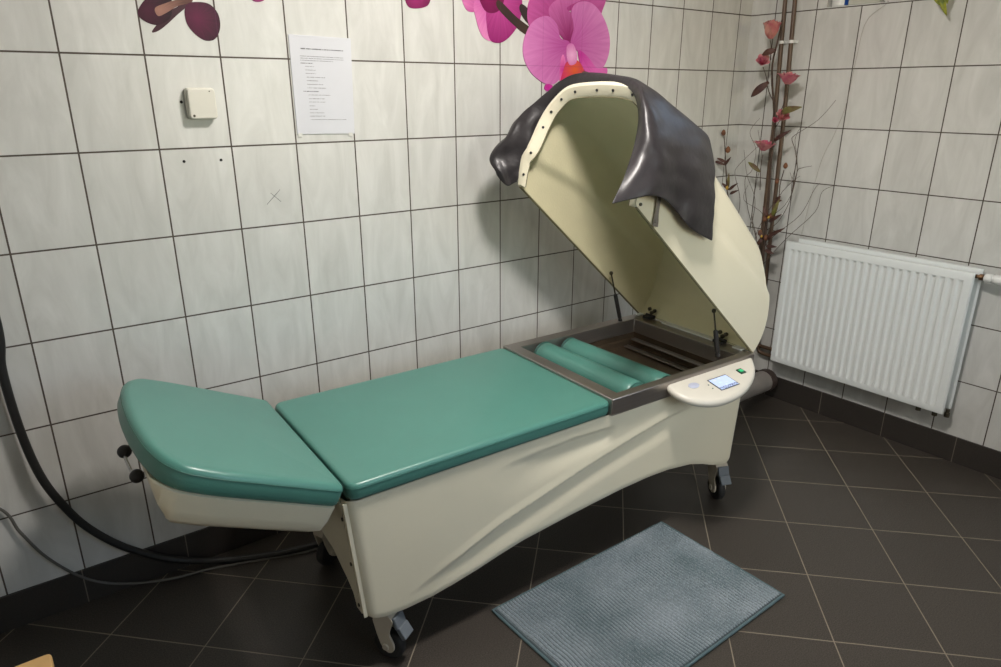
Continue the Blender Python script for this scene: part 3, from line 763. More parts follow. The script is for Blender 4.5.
def sheet():
    # interpolate across then along
    A = [catmull(r, 7) for r in rowsS]; n = len(A[0])
    cols = [catmull([r[j] for r in A], 7) for j in range(n)]; m = len(cols[0])
    bm = bmesh.new()
    rnd = [random.random() for _ in range(8)]
    g = []
    for i in range(m):
        row = []
        for j in range(n):
            p = cols[j][i].copy()
            a = i / m; b = j / n
            # soft folds
            w = .004 * math.sin(a * 46 + b * 7) * sstep(.0, .2, b) + .0022 * math.sin(b * 19 - a * 11)
            if a < .42: w *= 1.7; p.z += .004 * math.sin(a * 60) * sstep(.1, .5, b); w += .0018 * math.sin(a * 85 + b * 16) + .0015 * math.sin(b * 30 - a * 50); 
            p.y += w if a < .5 else -abs(w) * .8
            row.append(bm.verts.new(p))
        g.append(row)
    grid_faces(bm, g)
    o = obj('rubber_curtain', bm, M_rubber, lid_o, ang=80)
    md = o.modifiers.new('thick', 'SOLIDIFY'); md.thickness = .0035; md.offset = 0
    md = o.modifiers.new('sub', 'SUBSURF'); md.levels = 1; md.render_levels = 1
    return o
sheet()

# bolsters in the tub
def bolster(name, c, L, r, rz, label):
    t = thing(name, label, 'bolster', BM @ Vector(c), TH_M + rz, group='bolsters in the steel tub')
    bm = bmesh.new(); pr = [(.0001, -L / 2), (r * .6, -L / 2 + .001), (r - .008, -L / 2 + .004), (r, -L / 2 + .014)] + [(r, -L / 2 + .014 + (L - .028) * k / 12) for k in range(1, 12)] + [(r, L / 2 - .014), (r - .008, L / 2 - .004), (r * .6, L / 2 - .001), (.0001, L / 2)]
    lathe(bm, pr, 36, Matrix.Rotation(PI / 2, 4, 'X'), cap=False)
    for v in bm.verts: v.co.z += .006 * math.cos(v.co.y * 5) * 0
    obj('cover', bm, M_teal, t, ang=60)
    for s in (-1, 1):
        bm = bmesh.new(); y = s * (L / 2 - .006)
        tube(bm, [(r * .985 * math.cos(2 * PI * k / 30), y, r * .985 * math.sin(2 * PI * k / 30)) for k in range(30)], .0016, 6, closed=True); obj('piping', bm, M_teal, t)
    return t
b1 = bolster('bolster_pillow', (1.026, .277, .560), .485, .054, R_(1.5), 'green vinyl bolster roll in the steel tub, the one nearer the flat mattress')
b2 = bolster('bolster_pillow', (1.158, .277, .5560), .485, .050, R_(3), 'green vinyl bolster roll in the steel tub, the one nearer the raised lid')

# ------------------------------------------------------------------ floor mat
def mat():
    t = thing('bath_mat', 'blue-grey ribbed chenille mat lying on dark floor in front of the bed', 'mat', (0, 0, 0))
    c = [onz(493, 608.5, .012), onz(662.5, 521, .012), onz(782.5, 594.5, .012), onz(601, 681, .012)]
    c = [Vector((-2.108, -.797, 0)), Vector((-1.335, -.793, 0)), Vector((-1.326, -1.288, 0)), Vector((-2.092, -1.30, 0))]
    bm = bmesh.new(); NX, NY = 420, 170; g = []
    rn = random.Random(3); NR = 66
    for i in range(NX + 1):
        row = []
        u = i / NX
        for j in range(NY + 1):
            v = j / NY
            p = (c[0] * (1 - u) + c[1] * u) * (1 - v) + (c[3] * (1 - u) + c[2] * u) * v
            e = min(min(u, 1 - u) * .78, min(v, 1 - v) * .5)
            z = .008 * sstep(0, .006, e)
            if e > .008:
                # ribs of tufts run across the mat, waving a little and trodden flat in places
                ph = u * NR + .22 * math.sin(v * 9 + u * 5) + .12 * math.sin(v * 31)
                flat = .55 + .45 * math.sin(u * 9 + v * 4) * math.sin(v * 8 - u * 6)
                z += .0088 * (.5 - .5 * math.cos(2 * PI * ph)) * (.6 + .4 * flat) + rn.uniform(-.0008, .0008) * (1 + 1.0 * sstep(.45, .8, u))
            row.append(bm.verts.new((p.x + rn.uniform(-.0003, .0003), p.y + rn.uniform(-.0004, .0004), z + .0008)))
        g.append(row)
    grid_faces(bm, g)
    m, nt, b = new_mat('blue_grey_chenille')
    gg = N(nt, 'ShaderNodeNewGeometry'); n1 = N(nt, 'ShaderNodeTexNoise', i_Scale=5.0, i_Detail=4.0); nt.links.new(gg.outputs['Position'], n1.inputs['Vector'])
    n2 = N(nt, 'ShaderNodeTexNoise', i_Scale=300.0, i_Detail=2.0); nt.links.new(gg.outputs['Position'], n2.inputs['Vector'])
    f = mth(nt, 'ADD', mth(nt, 'MULTIPLY', n1.outputs[0], .6), mth(nt, 'MULTIPLY', n2.outputs[0], .4))
    cr = N(nt, 'ShaderNodeValToRGB'); cr.color_ramp.elements[0].position = .36; cr.color_ramp.elements[1].position = .64
    cr.color_ramp.elements[0].color = (.11, .16, .18, 1); cr.color_ramp.elements[1].color = (.31, .36, .40, 1)
    nt.links.new(f, cr.inputs[0])
    # colour darkens towards the bottom between the ribs, raising their contrast
    sz = N(nt, 'ShaderNodeSeparateXYZ'); nt.links.new(gg.outputs['Position'], sz.inputs[0])
    low = mth(nt, 'DIVIDE', mth(nt, 'SUBTRACT', sz.outputs[2], .0085), .0035, clamp=True)
    nt.links.new(mixc(nt, low, (.035, .055, .065, 1), cr.outputs[0]), b.inputs['Base Color']); b.inputs['Roughness'].default_value = .9; b.inputs['Sheen Weight'].default_value = .3
    obj('pile', bm, m, t, ang=60)
    bm = bmesh.new(); P = [c[0], c[1], c[2], c[3]]; Q = []
    for i in range(4):
        a, b_ = P[i], P[(i + 1) % 4]
        for k in range(24): Q.append(a + (b_ - a) * (k / 24) + Vector((0, 0, .0048 + .0005 * math.sin(k * 2.1))))
    tube(bm, Q, .0045, 8, closed=True)
    obj('hem', bm, simple('blue_grey_hem', (.085, .135, .15), .9), t)
mat()

# ------------------------------------------------------------------ radiator on the right wall
def radiator():
    t = thing('radiator', 'white ribbed panel radiator mounted on tiled wall beneath window', 'radiator', (0, 0, 0))
    zt_, zb_ = .842, .231; a0, a1 = .386, 1.186
    def rp(a, o, z): return RD * a - RN * o + Vector((0, 0, z))
    def panel(of, name, A0, A1, Z0, Z1):
        bm = bmesh.new(); nrib = 23; pitch = (A1 - A0 - .05) / nrib; us = [A0, A0 + .006]; prof = {}
        U = [(A0, -.010), (A0 + .004, -.001), (A0 + .012, 0)]
        for k in range(nrib):
            x = A0 + .025 + pitch * k
            U += [(x + pitch * .10, 0), (x + pitch * .28, -.0065), (x + pitch * .62, -.0065), (x + pitch * .80, 0)]
        U += [(A1 - .012, 0), (A1 - .004, -.001), (A1, -.010)]
        Zs = [(Z0, -.010, 0), (Z0 + .003, -.002, 0), (Z0 + .010, 0, 0), (Z0 + .030, 0, 0), (Z0 + .044, 0, 1), (Z1 - .044, 0, 1), (Z1 - .034, 0, 0), (Z1 - .010, 0, 0), (Z1 - .003, -.002, 0), (Z1, -.010, 0)]
        g = [[bm.verts.new(rp(a, of + (d if kk or d < -.0065 or a < A0 + .013 or a > A1 - .013 else 0) + dz, z)) for a, d in U] for z, dz, kk in Zs]
        grid_faces(bm, g)
        # back skin
        bk = [bm.verts.new(rp(a, of - .014, z)) for a, z in ((A0 + .002, Z0 + .002), (A1 - .002, Z0 + .002), (A1 - .002, Z1 - .002), (A0 + .002, Z1 - .002))]
        bm.faces.new(bk)
        per = g[0] + [r[-1] for r in g[1:]] + g[-1][::-1][1:] + [r[0] for r in g[::-1][1:-1]]
        es = []
        bm.edges.ensure_lookup_table()
        corners = [g[0][0], g[0][-1], g[-1][-1], g[-1][0]]
        sides = [g[0], [r[-1] for r in g], g[-1][::-1], [r[0] for r in g][::-1]]
        for i, s in enumerate(sides): bm.faces.new(list(s) + [bk[(i + 1) % 4], bk[i]])
        return obj(name, bm, M_rad, t, ang=25)
    panel(.100, 'front_panel', a0, a1, zb_, zt_)
    panel(.045, 'rear_panel', a0 + .03, a1 + .008, zb_ + .012, zt_ + .010)
    bm = bmesh.new()      # convector fins between the panels
    for k in range(26):
        a = a0 + .05 + k * .029; rbox(bm, a, a + .0012, .047, .084, zb_ + .04, zt_ - .03)
    obj('convector_fins', bm, M_rad, t, smooth=False)
    for z in (zb_ + .02, zt_ - .05):
        bm = bmesh.new(); rbox(bm, a0 + .03, a1 - .03, .044, .088, z, z + .022); obj('header_tube', bm, M_rad, t, smooth=False, bevel=.004)
    for a in (.52, 1.08):
        bm = bmesh.new(); rbox(bm, a, a + .03, .0, .035, zb_ + .05, zt_ - .04); obj('wall_bracket', bm, M_rad, t, smooth=False)
    # thermostatic valve at the top right
    vz = .826
    ax = Matrix.Translation(rp(a1 - .01, .068, vz)) @ Vector((0, 0, 1)).rotation_difference(RD).to_matrix().to_4x4()
    bm = bmesh.new(); lathe(bm, [(.008, 0), (.008, .018), (.013, .019), (.013, .032), (.009, .033), (.009, .040)], 6, ax); v = obj('valve', bm, M_copper, t, ang=30)
    bm = bmesh.new(); lathe(bm, [(.013, .036), (.017, .040), (.018, .062), (.0155, .064), (.0155, .070), (.019, .072), (.019, .12), (.017, .126), (.0001, .127)], 24, ax, cap=False); obj('thermostat_head', bm, M_white, v, ang=40)
    # lower fittings
    for a, o in ((1.150, .075), (1.085, .075), (1.188, .05)):
        bm = bmesh.new(); lathe(bm, [(.011, 0), (.011, .018), (.008, .02), (.008, .034), (.0001, .035)], 8, Matrix.Translation(rp(a, o, zb_ - .020)), cap=False); obj('drain_plug', bm, M_screw, t, ang=30)
    return rp
rp = radiator()

# heating pipes in the corner
def pipes():
    t = thing('heating_pipes', 'pair of brown heating pipes running down the wall near corner', 'pipes', (0, 0, 0))
    for a, zl in ((.223, .262), (.271, .225)):
        bm = bmesh.new()
        tube(bm, [rp(a - .060, .024, ZC), rp(a - .021, .024, 1.4), rp(a, .024, zl + .06), rp(a, .024, zl + .02), rp(a + .012, .024, zl + .004), rp(a + .04, .024, zl), rp(.8, .024, zl), rp(1.10, .024, zl)], .0095, 12)
        obj('pipe', bm, M_pipe, t)
    bm = bmesh.new()
    for a in (.190, .238): lathe(bm, [(.0105, -.007), (.0140, -.006), (.0140, .006), (.0105, .007)], 16, Matrix.Translation(rp(a, .024, 1.728)))
    rbox(bm, .170, .258, .0, .012, 1.722, 1.734)
    obj('pipe_clip', bm, M_white, t, ang=30)
pipes()
# fat drain pipe lying behind the bed
def drain():
    bm = bmesh.new(); z, y = .100, -.355
    tube(bm, [(-.95, y, z), (-.16, y, z), (-.04, y, z)], .054, 24)
    o = obj('pipe_body', bm, M_greypipe, None)
    t = thing('drain_pipe', 'thick grey-brown drain pipe running behind the bed to the right wall', 'pipe', (0, 0, 0)); o.parent = t
    bm = bmesh.new(); lathe(bm, [(.050, 0), (.059, .002), (.059, .030), (.055, .034), (.055, .045)], 24, Matrix.Translation((-.066, y, z)) @ Matrix.Rotation(PI / 2, 4, 'Y')); obj('collar', bm, simple('dark_brown_collar', (.05, .035, .03), .4), t, ang=40)
    for x in (-.9, -.45):
        bm = bmesh.new(); box(bm, (x, y - .05, 0), (x + .03, y + .05, z - .035)); obj('pipe_support', bm, M_black, t, smooth=False)
drain()

# ------------------------------------------------------------------ hoses on the left
bm = bmesh.new()
tube(bm, [(-3.13, -.030, 1.9), (-3.163, -.03, 1.3), onb(-3, 325, .03), onb(2, 370, .03), onb(20, 430, .03), onb(40, 475, .035), onb(62, 504, .035), onb(90, 529, .035), onb(130, 549, .035), onb(180, 560, .035), onz(240, 559, .013), onz(305, 548, .012), onz(360, 530, .012), onz(430, 500, .012)], .0115, 12, smooth=8)
tag(obj('hose', bm, M_hose), 'thick black hose hanging down wall and running under the bed', 'hose')
bm = bmesh.new()
tube(bm, [(-3.6, -.012, .62), (-3.4, -.012, .52), onb(-2, 508, .012), onb(20, 532, .014), onb(45, 556, .02), onb(75, 574, .016), onb(100, 582, .016), onz(130, 583.5, .024), onz(170, 579, .012), onz(210, 569, .006), onz(260, 560, .004), onz(320, 548, .004), onz(400, 520, .004)], .0042, 8, smooth=8)
tag(obj('cable', bm, M_cable), 'thin grey cable curving over the floor below the black hose', 'cable')

# ------------------------------------------------------------------ things on the back wall
def notice():
    t = thing('paper_notice', 'white printed A4 sheet of rules taped to the tiled wall', 'notice', (0, 0, 0))
    bm = bmesh.new(); c = [(-2.286, -.0035, 1.676), (-2.084, -.0035, 1.672), (-2.092, -.0035, 1.382), (-2.286, -.0035, 1.386)]
    tl, tr, br, bl = [Vector(q) for q in c]
    def pt(u, v, o=0): return (tl * (1 - u) + tr * u) * (1 - v) + (bl * (1 - u) + br * u) * v + Vector((0, o, 0))
    f = [bm.verts.new(pt(u, v)) for u, v in ((0, 0), (1, 0), (1, 1), (0, 1))]; k = [bm.verts.new(pt(u, v, .003)) for u, v in ((0, 0), (1, 0), (1, 1), (0, 1))]
    bm.faces.new(f); bm.faces.new(k[::-1])
    for i in range(4): bm.faces.new((f[i], f[(i + 1) % 4], k[(i + 1) % 4], k[i]))
    obj('sheet', bm, M_paper, t, smooth=False)
    # rows of print: heading, three lines of text, two bold sub-headings with short indented items
    lines = [(.17, .86, .132, 1.5), (.15, .86, .205, .7), (.15, .87, .226, .7), (.15, .68, .247, .7), (.15, .34, .275, 1.2),
             (.22, .36, .306, .7), (.22, .38, .342, .7), (.22, .39, .376, .7), (.23, .53, .414, .7), (.23, .41, .449, .7), (.23, .49, .486, .7), (.23, .53, .522, .7),
             (.16, .41, .558, 1.2), (.24, .60, .594, .7), (.24, .50, .632, .7), (.24, .51, .666, .7), (.24, .34, .706, .7), (.24, .37, .742, .7), (.24, .49, .778, .7), (.24, .50, .812, .7), (.24, .86, .848, .7)]
    bm = bmesh.new(); rn = random.Random(5)
    for x0, x1, v, w in lines:
        x = x0
        while x < x1:
            L = min(rn.uniform(.008, .02), x1 - x); h = .0037 * w * rn.uniform(.7, 1.1)
            q = [bm.verts.new(pt(a, b, -.0004)) for a, b in ((x, v - h), (x + L, v - h), (x + L, v + h), (x, v + h))]; bm.faces.new(q)
            x += L + rn.choice((.003, .003, .004, .012))
    obj('printed_lines', bm, M_ink, t, smooth=False, recalc=False)
    for u in (.04, .92):
        bm = bmesh.new(); q = [bm.verts.new(pt(u + a, 1 + b, -.0002)) for a, b in ((-.03, -.01), (.04, -.01), (.04, .03), (-.03, .03))]; bm.faces.new(q)
        obj('tape', bm, M_tape, t, smooth=False)
notice()
def jbox():
    t = thing('junction_box', 'square ivory plastic junction box with rounded corners on the tiled wall', 'junction box', (0, 0, 0))
    O_ = onb(201.5, 103.5, .02); O_.y = 0
    M = Matrix.Translation(O_) @ Matrix.Rotation(PI / 2, 4, 'X')
    bm = bmesh.new(); P = densify(round_poly([(-.040, -.043), (.040, -.043), (.040, .043), (-.040, .043)], .012, 5), .02); cushion(bm, P, 0, .020, .003, 0, f=lambda x, y, z: M @ Vector((x, y, z)))
    obj('base', bm, M_box, t, ang=40)
    bm = bmesh.new(); P = densify(round_poly([(-.038, -.042), (.038, -.042), (.038, .041), (-.038, .041)], .011, 5), .02); cushion(bm, P, .021, .034, .004, 0, f=lambda x, y, z: M @ Vector((x, y, z)))
    c = obj('cover', bm, M_box, t, ang=40)
    for x, y in ((-.027, -.033), (.022, .033)):
        bm = bmesh.new(); lathe(bm, [(.0035 if x < 0 else .0018, 0), (.003 if x < 0 else .0015, .0008), (.0001, .001)], 10, M @ Matrix.Translation((x, y, .034)), cap=False); obj('screw', bm, M_screw, c)
jbox()
for px, py in ((184, 161.5), (221, 160), (181.3, 102)):
    c = onb(px, py); bm = bmesh.new()
    lathe(bm, [(.0042, 0), (.0042, .0012), (.0001, .0012)], 12, Matrix.Translation((c.x, 0, c.z)) @ Matrix.Rotation(PI / 2, 4, 'X'), cap=False)
    obj('drill_hole', bm, M_hole, wall_back)
bm = bmesh.new()
for a, b in (((267, 204.5), (280, 189.5)), ((270.5, 193), (281, 201.5))):
    tube(bm, [onb(*a), onb(*b)], .0008, 6)
obj('pencil_cross', bm, M_pencil, wall_back)

# ---- orchid decal
def decal():
    t = thing('orchid_wall_decal', 'printed pink and purple orchid spray stuck across upper tiled wall', 'wall decal', (0, 0, 0))
    depth = [.0006]
    def blob(name, pts, mat, n=6, lift=0):
        bm = bmesh.new(); depth[0] += .00025
        P = catmull([onb(x, y, 0) for x, y in pts], n, closed=True)
        f = [bm.verts.new((p.x, -depth[0], p.z)) for p in P]; k = [bm.verts.new((p.x, -.0002, p.z)) for p in P]
        bm.faces.new(f)
        for i in range(len(f)): bm.faces.new((f[i], f[(i + 1) % len(f)], k[(i + 1) % len(f)], k[i]))
        return obj(name, bm, mat, t, smooth=False)
    def dm(nm, c0, c1, px, py, rad, vein=.8):
        c = onb(px, py); return decal_mat(nm, c0, c1, c.x, c.z, rad, vein)
    # left group: two dark buds on a stem
    blob('flower_stem', [(100, -55), (150, -40), (183, -12), (192, 0), (176, 16), (160, 30), (152, 31), (168, 12), (178, 2), (150, -28), (98, -45)], dm('decal_stem_dark', (.035, .008, .015), (.06, .02, .03), 160, 15, .1))
    blob('bud', [(140, 6), (150, -4), (168, -6), (172, 4), (170, 18), (158, 25), (146, 22), (138, 15)], dm('decal_bud_a', (.055, .003, .020), (.008, .0015, .004), 147, 10, .07))
    blob('bud_stalk', [(155, 8), (166, 3), (180, -2), (190, -8), (192, 2), (178, 6), (166, 13), (158, 16)], dm('decal_stalk', (.32, .16, .12), (.10, .04, .03), 160, 10, .07))
    blob('bud', [(187, 4), (196, 2), (209, 4), (218, 14), (220, 28), (215, 39), (205, 40.5), (195, 34), (187, 24), (184.5, 12)], dm('decal_bud_b', (.10, .004, .038), (.018, .0015, .008), 197, 18, .08))
    blob('bud', [(252, -8), (262, -6), (264, 0), (258, 2), (252, 0)], dm('decal_bud_c', (.22, .01, .10), (.10, .005, .05), 258, 0, .03))
    blob('bud', [(404, -12), (418, -16), (430, -8), (428, 5), (416, 8.5), (407, 5)], dm('decal_bud_d', (.25, .015, .11), (.12, .006, .05), 415, 0, .06))
    # middle bloom
    mid = dm('decal_petal_mid', (.30, .015, .16), (.62, .17, .40), 492, 18, .15)
    blob('petal', [(460, -14), (478, -20), (486, -6), (482, 6), (474, 12), (465, 8)], mid)
    blob('petal', [(474, 2), (490, -6), (500, 6), (499, 30), (492, 41), (482, 36), (476, 20)], dm('decal_petal_mid2', (.45, .05, .28), (.66, .22, .45), 492, 0, .14))
    blob('petal', [(487, 4), (505, -8), (521, -2), (519, 22), (508, 38), (497, 43), (488, 36)], dm('decal_petal_mid3', (.46, .06, .26), (.22, .008, .11), 500, 0, .16))
    blob('petal', [(478, -8), (492, -14), (503, -8), (502, 6), (494, 13), (484, 10)], dm('decal_petal_mid4', (.20, .006, .08), (.11, .004, .045), 489, -2, .08))
    blob('flower_stem', [(497, 0), (503, 4), (516, 17), (532, 30), (528, 36), (512, 24), (497, 8)], dm('decal_stem_b', (.035, .02, .02), (.05, .03, .02), 510, 20, .1))
    blob('flower_stem', [(521, 4), (528, 10), (530, 22), (526, 22), (519, 10)], dm('decal_stem_c', (.03, .02, .02), (.05, .03, .03), 520, 10, .1))
    # main bloom
    blob('petal', [(528, 4), (536, -14), (560, -26), (590, -22), (605, -6), (602, 10), (596, 18), (575, 10), (545, 20), (533, 30), (527, 20)], dm('decal_petal_back', (.24, .008, .12), (.48, .09, .30), 568, 30, .24))
    blob('petal', [(566, 8), (580, 0), (572, -4), (556, 0), (548, 10), (553, 24), (562, 38), (571, 44), (577, 30), (574, 16)], dm('decal_petal_top', (.20, .006, .09), (.50, .12, .34), 568, 40, .17))
    blob('petal', [(569, 43), (560, 38), (556, 24), (546, 16), (532, 22), (524, 38), (523, 56), (530, 72), (543, 83), (553, 84), (561, 76), (566, 62)], dm('decal_petal_left', (.36, .045, .24), (.60, .20, .46), 570, 46, .26))
    blob('petal', [(570, 44), (573, 28), (571, 10), (579, 2), (592, 4), (603, 18), (609, 38), (607, 58), (598, 72), (588, 66), (580, 54)], dm('decal_petal_right', (.38, .06, .26), (.62, .22, .48), 571, 46, .28))
    blob('petal', [(560, 60), (563, 55), (566, 70), (564, 80), (559, 80)], dm('decal_petal_lip', (.45, .02, .22), (.70, .20, .45), 562, 70, .06))
    blob('petal', [(578, 50), (588, 58), (596, 68), (606, 68), (604, 76), (588, 74), (580, 64)], dm('decal_petal_lip2', (.42, .02, .24), (.62, .12, .40), 580, 55, .1))
    blob('petal', [(546, 84), (552, 86), (548, 91), (544, 89)], dm('decal_petal_low', (.42, .01, .22), (.5, .04, .3), 548, 87, .03))
    blob('flower_throat', [(566, 62), (576, 60), (583, 70), (581, 80), (570, 82), (560, 82), (562, 72)], dm('decal_throat', (.62, .10, .02), (.48, .02, .10), 574, 70, .07))
    blob('flower_column', [(566, 46), (572, 44), (576, 54), (575, 63), (569, 65), (566, 58)], dm('decal_column', (.72, .36, .58), (.50, .10, .34), 571, 55, .05))
    blob('flower_stem', [(581, 72), (587, 72), (590, 76), (584, 79)], dm('decal_tip', (.08, .05, .03), (.1, .06, .04), 585, 75, .05))
decal()

# ------------------------------------------------------------------ dried / artificial branches in the corner
def leaf_bm(bm, base, tip, w, nrm, curl=.15):
    b, t = Vector(base), Vector(tip); d = t - b; L = d.length; d.normalize(); s = d.cross(Vector(nrm)); s.normalize(); n = s.cross(d)
    g = []
    for i in range(9):
        u = i / 8; ww = w * math.sin(PI * min(1, u * .92 + .06)) ** .8 * (1 - .25 * u)
        c = b + d * L * u + n * curl * L * math.sin(PI * u)
        g.append([bm.verts.new(c + s * ww * k + n * abs(k) * ww * .35) for k in (-1, -.5, 0, .5, 1)])
    grid_faces(bm, g)
def blossom(parent, c, r, mat, open_=.6, up=Vector((0, 0, 1)), squash=1.0, n1=9):
    """cupped ring of petals; every petal its own"""
    rn = random.Random(int(c[0] * 1e4) % 9973); c = Vector(c); up = Vector(up).normalized()
    q = Vector((0, 0, 1)).rotation_difference(up).to_matrix()
    for ring, (cnt, rr, lean) in enumerate(((3, .45, .25), (4, .75, .55), (n1 - 4, 1.0, 1.0))):
        for k in range(cnt):
            a = 2 * PI * k / cnt + ring * .6 + rn.uniform(-.2, .2); bm = bmesh.new(); g = []
            for i in range(6):
                u = i / 5
                rad = r * rr * (u ** .7) * (.35 + open_ * lean); h = r * squash * (u * 1.5 - .5 * (u ** 3) * lean * open_ - .35)
                w = r * .62 * math.sin(PI * (.12 + .72 * u)) * rr
                cc = Vector((math.cos(a) * rad, math.sin(a) * rad, h)); tv = Vector((-math.sin(a), math.cos(a), 0)); inn = Vector((-math.cos(a), -math.sin(a), 0))
                g.append([bm.verts.new(c + q @ (cc + tv * w * k2 + inn * (abs(k2) ** 2) * w * .5 + Vector((0, 0, rn.uniform(-.04, .04) * r)))) for k2 in (-1, -.5, 0, .5, 1)])
            grid_faces(bm, g); obj('petal', bm, mat, parent, ang=80)
def vase():
    bm = bmesh.new(); lathe(bm, [(.0001, 0), (.055, 0), (.065, .01), (.075, .12), (.06, .26), (.036, .36), (.034, .42), (.042, .45), (.037, .45), (.029, .42), (.031, .36), (.05, .24), (.06, .05), (.0001, .04)], 28, Matrix.Translation((-.17, -.150, 0)), cap=False)
    tag(obj('vase', bm, M_vase), 'tall brown floor vase in the corner behind the raised lid', 'vase')
vase()
VB = Vector((-.17, -.150, .06))
def branch(name, label, path, r0, r1, group=None):
    t = thing(name, label, 'branch', (0, 0, 0), group=group)
    bm = bmesh.new(); tube(bm, [VB, Vector((-.17, -.150, .42)) + Vector((random.uniform(-.012, .012), random.uniform(-.012, .012), 0))] + path, r0, 7, taper=r1, smooth=5)
    obj('stem', bm, M_stem, t); return t
A = lambda px, py, o=.12: onr(px, py, o)
# main rose branch
tr = branch('rose_branch', 'tall artificial branch with dusty pink roses standing in the corner by pipes', [A(757, 300, .12), A(764, 245, .11), A(768, 205, .10), A(771, 160, .10), A(774, 130, .10), A(774, 110, .10), A(772, 80, .11), A(773, 60, .11), A(778, 40, .09), A(782, 20, .07)], .0075, .0035)
def sub(parent, pts, r=.0022): 
    bm = bmesh.new(); tube(bm, pts, r, 6, taper=r * .6, smooth=4); obj('twig', bm, M_stem, parent)
sub(tr, [A(771, 60), A(771, 45), A(770, 40, .13)]); blossom(tr, A(771, 34, .13), .049, M_rose, .5, (-.15, -.1, 1), 1.1)
sub(tr, [A(777, 108), A(769, 92), A(766, 76), A(763, 67, .13)]); blossom(tr, A(762, 63, .13), .030, M_rose2, .8, (-.5, -.5, .6))
sub(tr, [A(778, 118, .1), A(785, 100, .12), A(787, 88, .14)]); blossom(tr, A(788, 81, .14), .049, M_rose2, .75, (0, -.1, 1), .75)
sub(tr, [A(774, 130, .1), A(779, 122, .12), A(781, 119, .13)]); blossom(tr, A(781, 118, .13), .029, M_rose2, .8, (-.3, -.5, .5)); blossom(tr, A(775, 121, .14), .016, M_rose2, .6, (-.6, -.5, .4))
sub(tr, [A(760, 190, .11), A(761, 165, .12), A(763, 155, .14)]); blossom(tr, A(764, 148, .14), .049, M_rose2, .8, (0, -.1, 1), .7)
def leaf(parent, b, t_, w, m, o=.13, name='leaf'):
    bm = bmesh.new(); leaf_bm(bm, A(*b, o), A(*t_, o + .012), w * 1.35, -RN + RD * .6 + Vector((0, 0, .25))); x = obj(name, bm, m, parent, ang=80)
    md = x.modifiers.new('thick', 'SOLIDIFY'); md.thickness = .0008
leaf(tr, (776, 50), (762, 55), .012, M_leafd); leaf(tr, (769, 82), (751, 97), .014, M_leafd); leaf(tr, (781, 113), (802, 107), .013, M_leafg)
leaf(tr, (774, 141), (791, 130), .008, M_leafd); leaf(tr, (760, 172), (748, 162), .009, M_leafg)
# left bud branch
tl_ = branch('bud_branch', 'short artificial bud branch left of the rose branch, just above the lid', [A(741, 290, .13), A(736, 240, .15), A(732, 215, .15), A(727, 190, .15), A(726, 170, .15), A(725, 150, .15), A(724, 136, .15)], .004, .002)
def bud(parent, px, py, r, o=.15, mat=M_bud):
    bm = bmesh.new(); lathe(bm, [(.0001, -r * 1.2), (r * .7, -r * .8), (r, 0), (r * .65, r * .9), (.0001, r * 1.5)], 10, Matrix.Translation(A(px, py, o)), cap=False); obj('bud', bm, mat, parent)
bud(tl_, 723.5, 133, .012); bud(tl_, 728, 150, .013)
for q in (((725, 165), (714, 161)), ((725, 165), (731, 157)), ((728, 188), (729, 173)), ((729, 190), (738, 183)), ((729, 190), (722, 183)), ((730, 194), (739, 190)), ((727, 163), (717, 158))): leaf(tl_, *q, .006, M_leafg if q[1] == (729, 173) else M_leafd, .15)
bud(tl_, 727, 188, .008, .16, M_gold)
# right bud branch
t2 = branch('bud_branch', 'short artificial bud branch right of the pipes with dark brown buds', [A(757, 300, .13), A(764, 250, .13), A(771, 225, .13), A(778, 205, .14), A(780, 185, .15), A(784, 170, .15)], .004, .002)
bud(t2, 785.5, 166, .011); bud(t2, 777, 181.5, .010)
for q in (((776, 200), (781, 196)), ((771, 218), (780, 198)), ((769, 222), (782, 214)), ((769, 236), (785, 228)), ((764, 240), (758, 230)), ((766, 246), (777, 247)), ((765, 250), (774, 254)), ((768, 218), (763, 206)), ((763, 236), (757, 246)), ((768, 240), (772, 232)), ((774, 203), (782, 200))): leaf(t2, *q, .0075, M_leafg if q[1] in ((780, 198),) else M_leafd, .14)
bud(t2, 768.5, 217.5, .006, .16, M_gold); bud(t2, 761.5, 236.5, .006, .16, M_gold)
for px, py in ((765, 219), (771, 216), (760, 233), (766, 238)): bud(t2, px, py, .012, .145)
# bare thin twigs
for i, pts in enumerate(([(758, 260), (772, 238), (800, 215), (814, 190), (820, 183)], [(760, 270), (785, 240), (815, 212), (822, 192), (836, 185)],
        [(758, 250), (748, 210), (745, 180), (752, 170), (756, 150), (750, 132), (760, 118)], [(757, 245), (752, 215), (757, 180), (762, 160), (758, 130)],
        [(760, 240), (778, 222), (790, 200), (792, 180), (797, 160), (795, 140), (800, 128)], [(795, 150), (792, 140), (795, 135), (818, 120), (836, 100)],
        [(797, 172), (802, 168), (812, 166)], [(737, 240), (740, 200), (735, 175), (738, 166), (752, 152), (762, 143)], [(755, 240), (763, 215), (744, 200), (748, 185)],
        [(763, 225), (780, 195), (792, 182), (800, 176)], [(764, 230), (785, 205), (793, 188), (790, 172)], [(752, 230), (755, 200), (747, 175), (744, 150)])):
    bm = bmesh.new(); p = [A(a, b, .10 + .02 * math.sin(i + k)) for k, (a, b) in enumerate(pts)]
    if pts[0][1] > 205: p = [VB, Vector((-.17, -.150, .44)), A(752, 300, .13)] + p
    elif pts[0] == (795, 150): p = [A(790, 200, .11), A(797, 172, .11)] + p
    else: p = [A(790, 200, .11)] + p
    tube(bm, p, .0021, 5, taper=.0008, smooth=5)
    if i == 0: tw = thing('twig_spray', 'spray of bare thin grey twigs fanning out behind the rose branch', 'twigs', (0, 0, 0))
    obj('twig', bm, M_twig, tw)
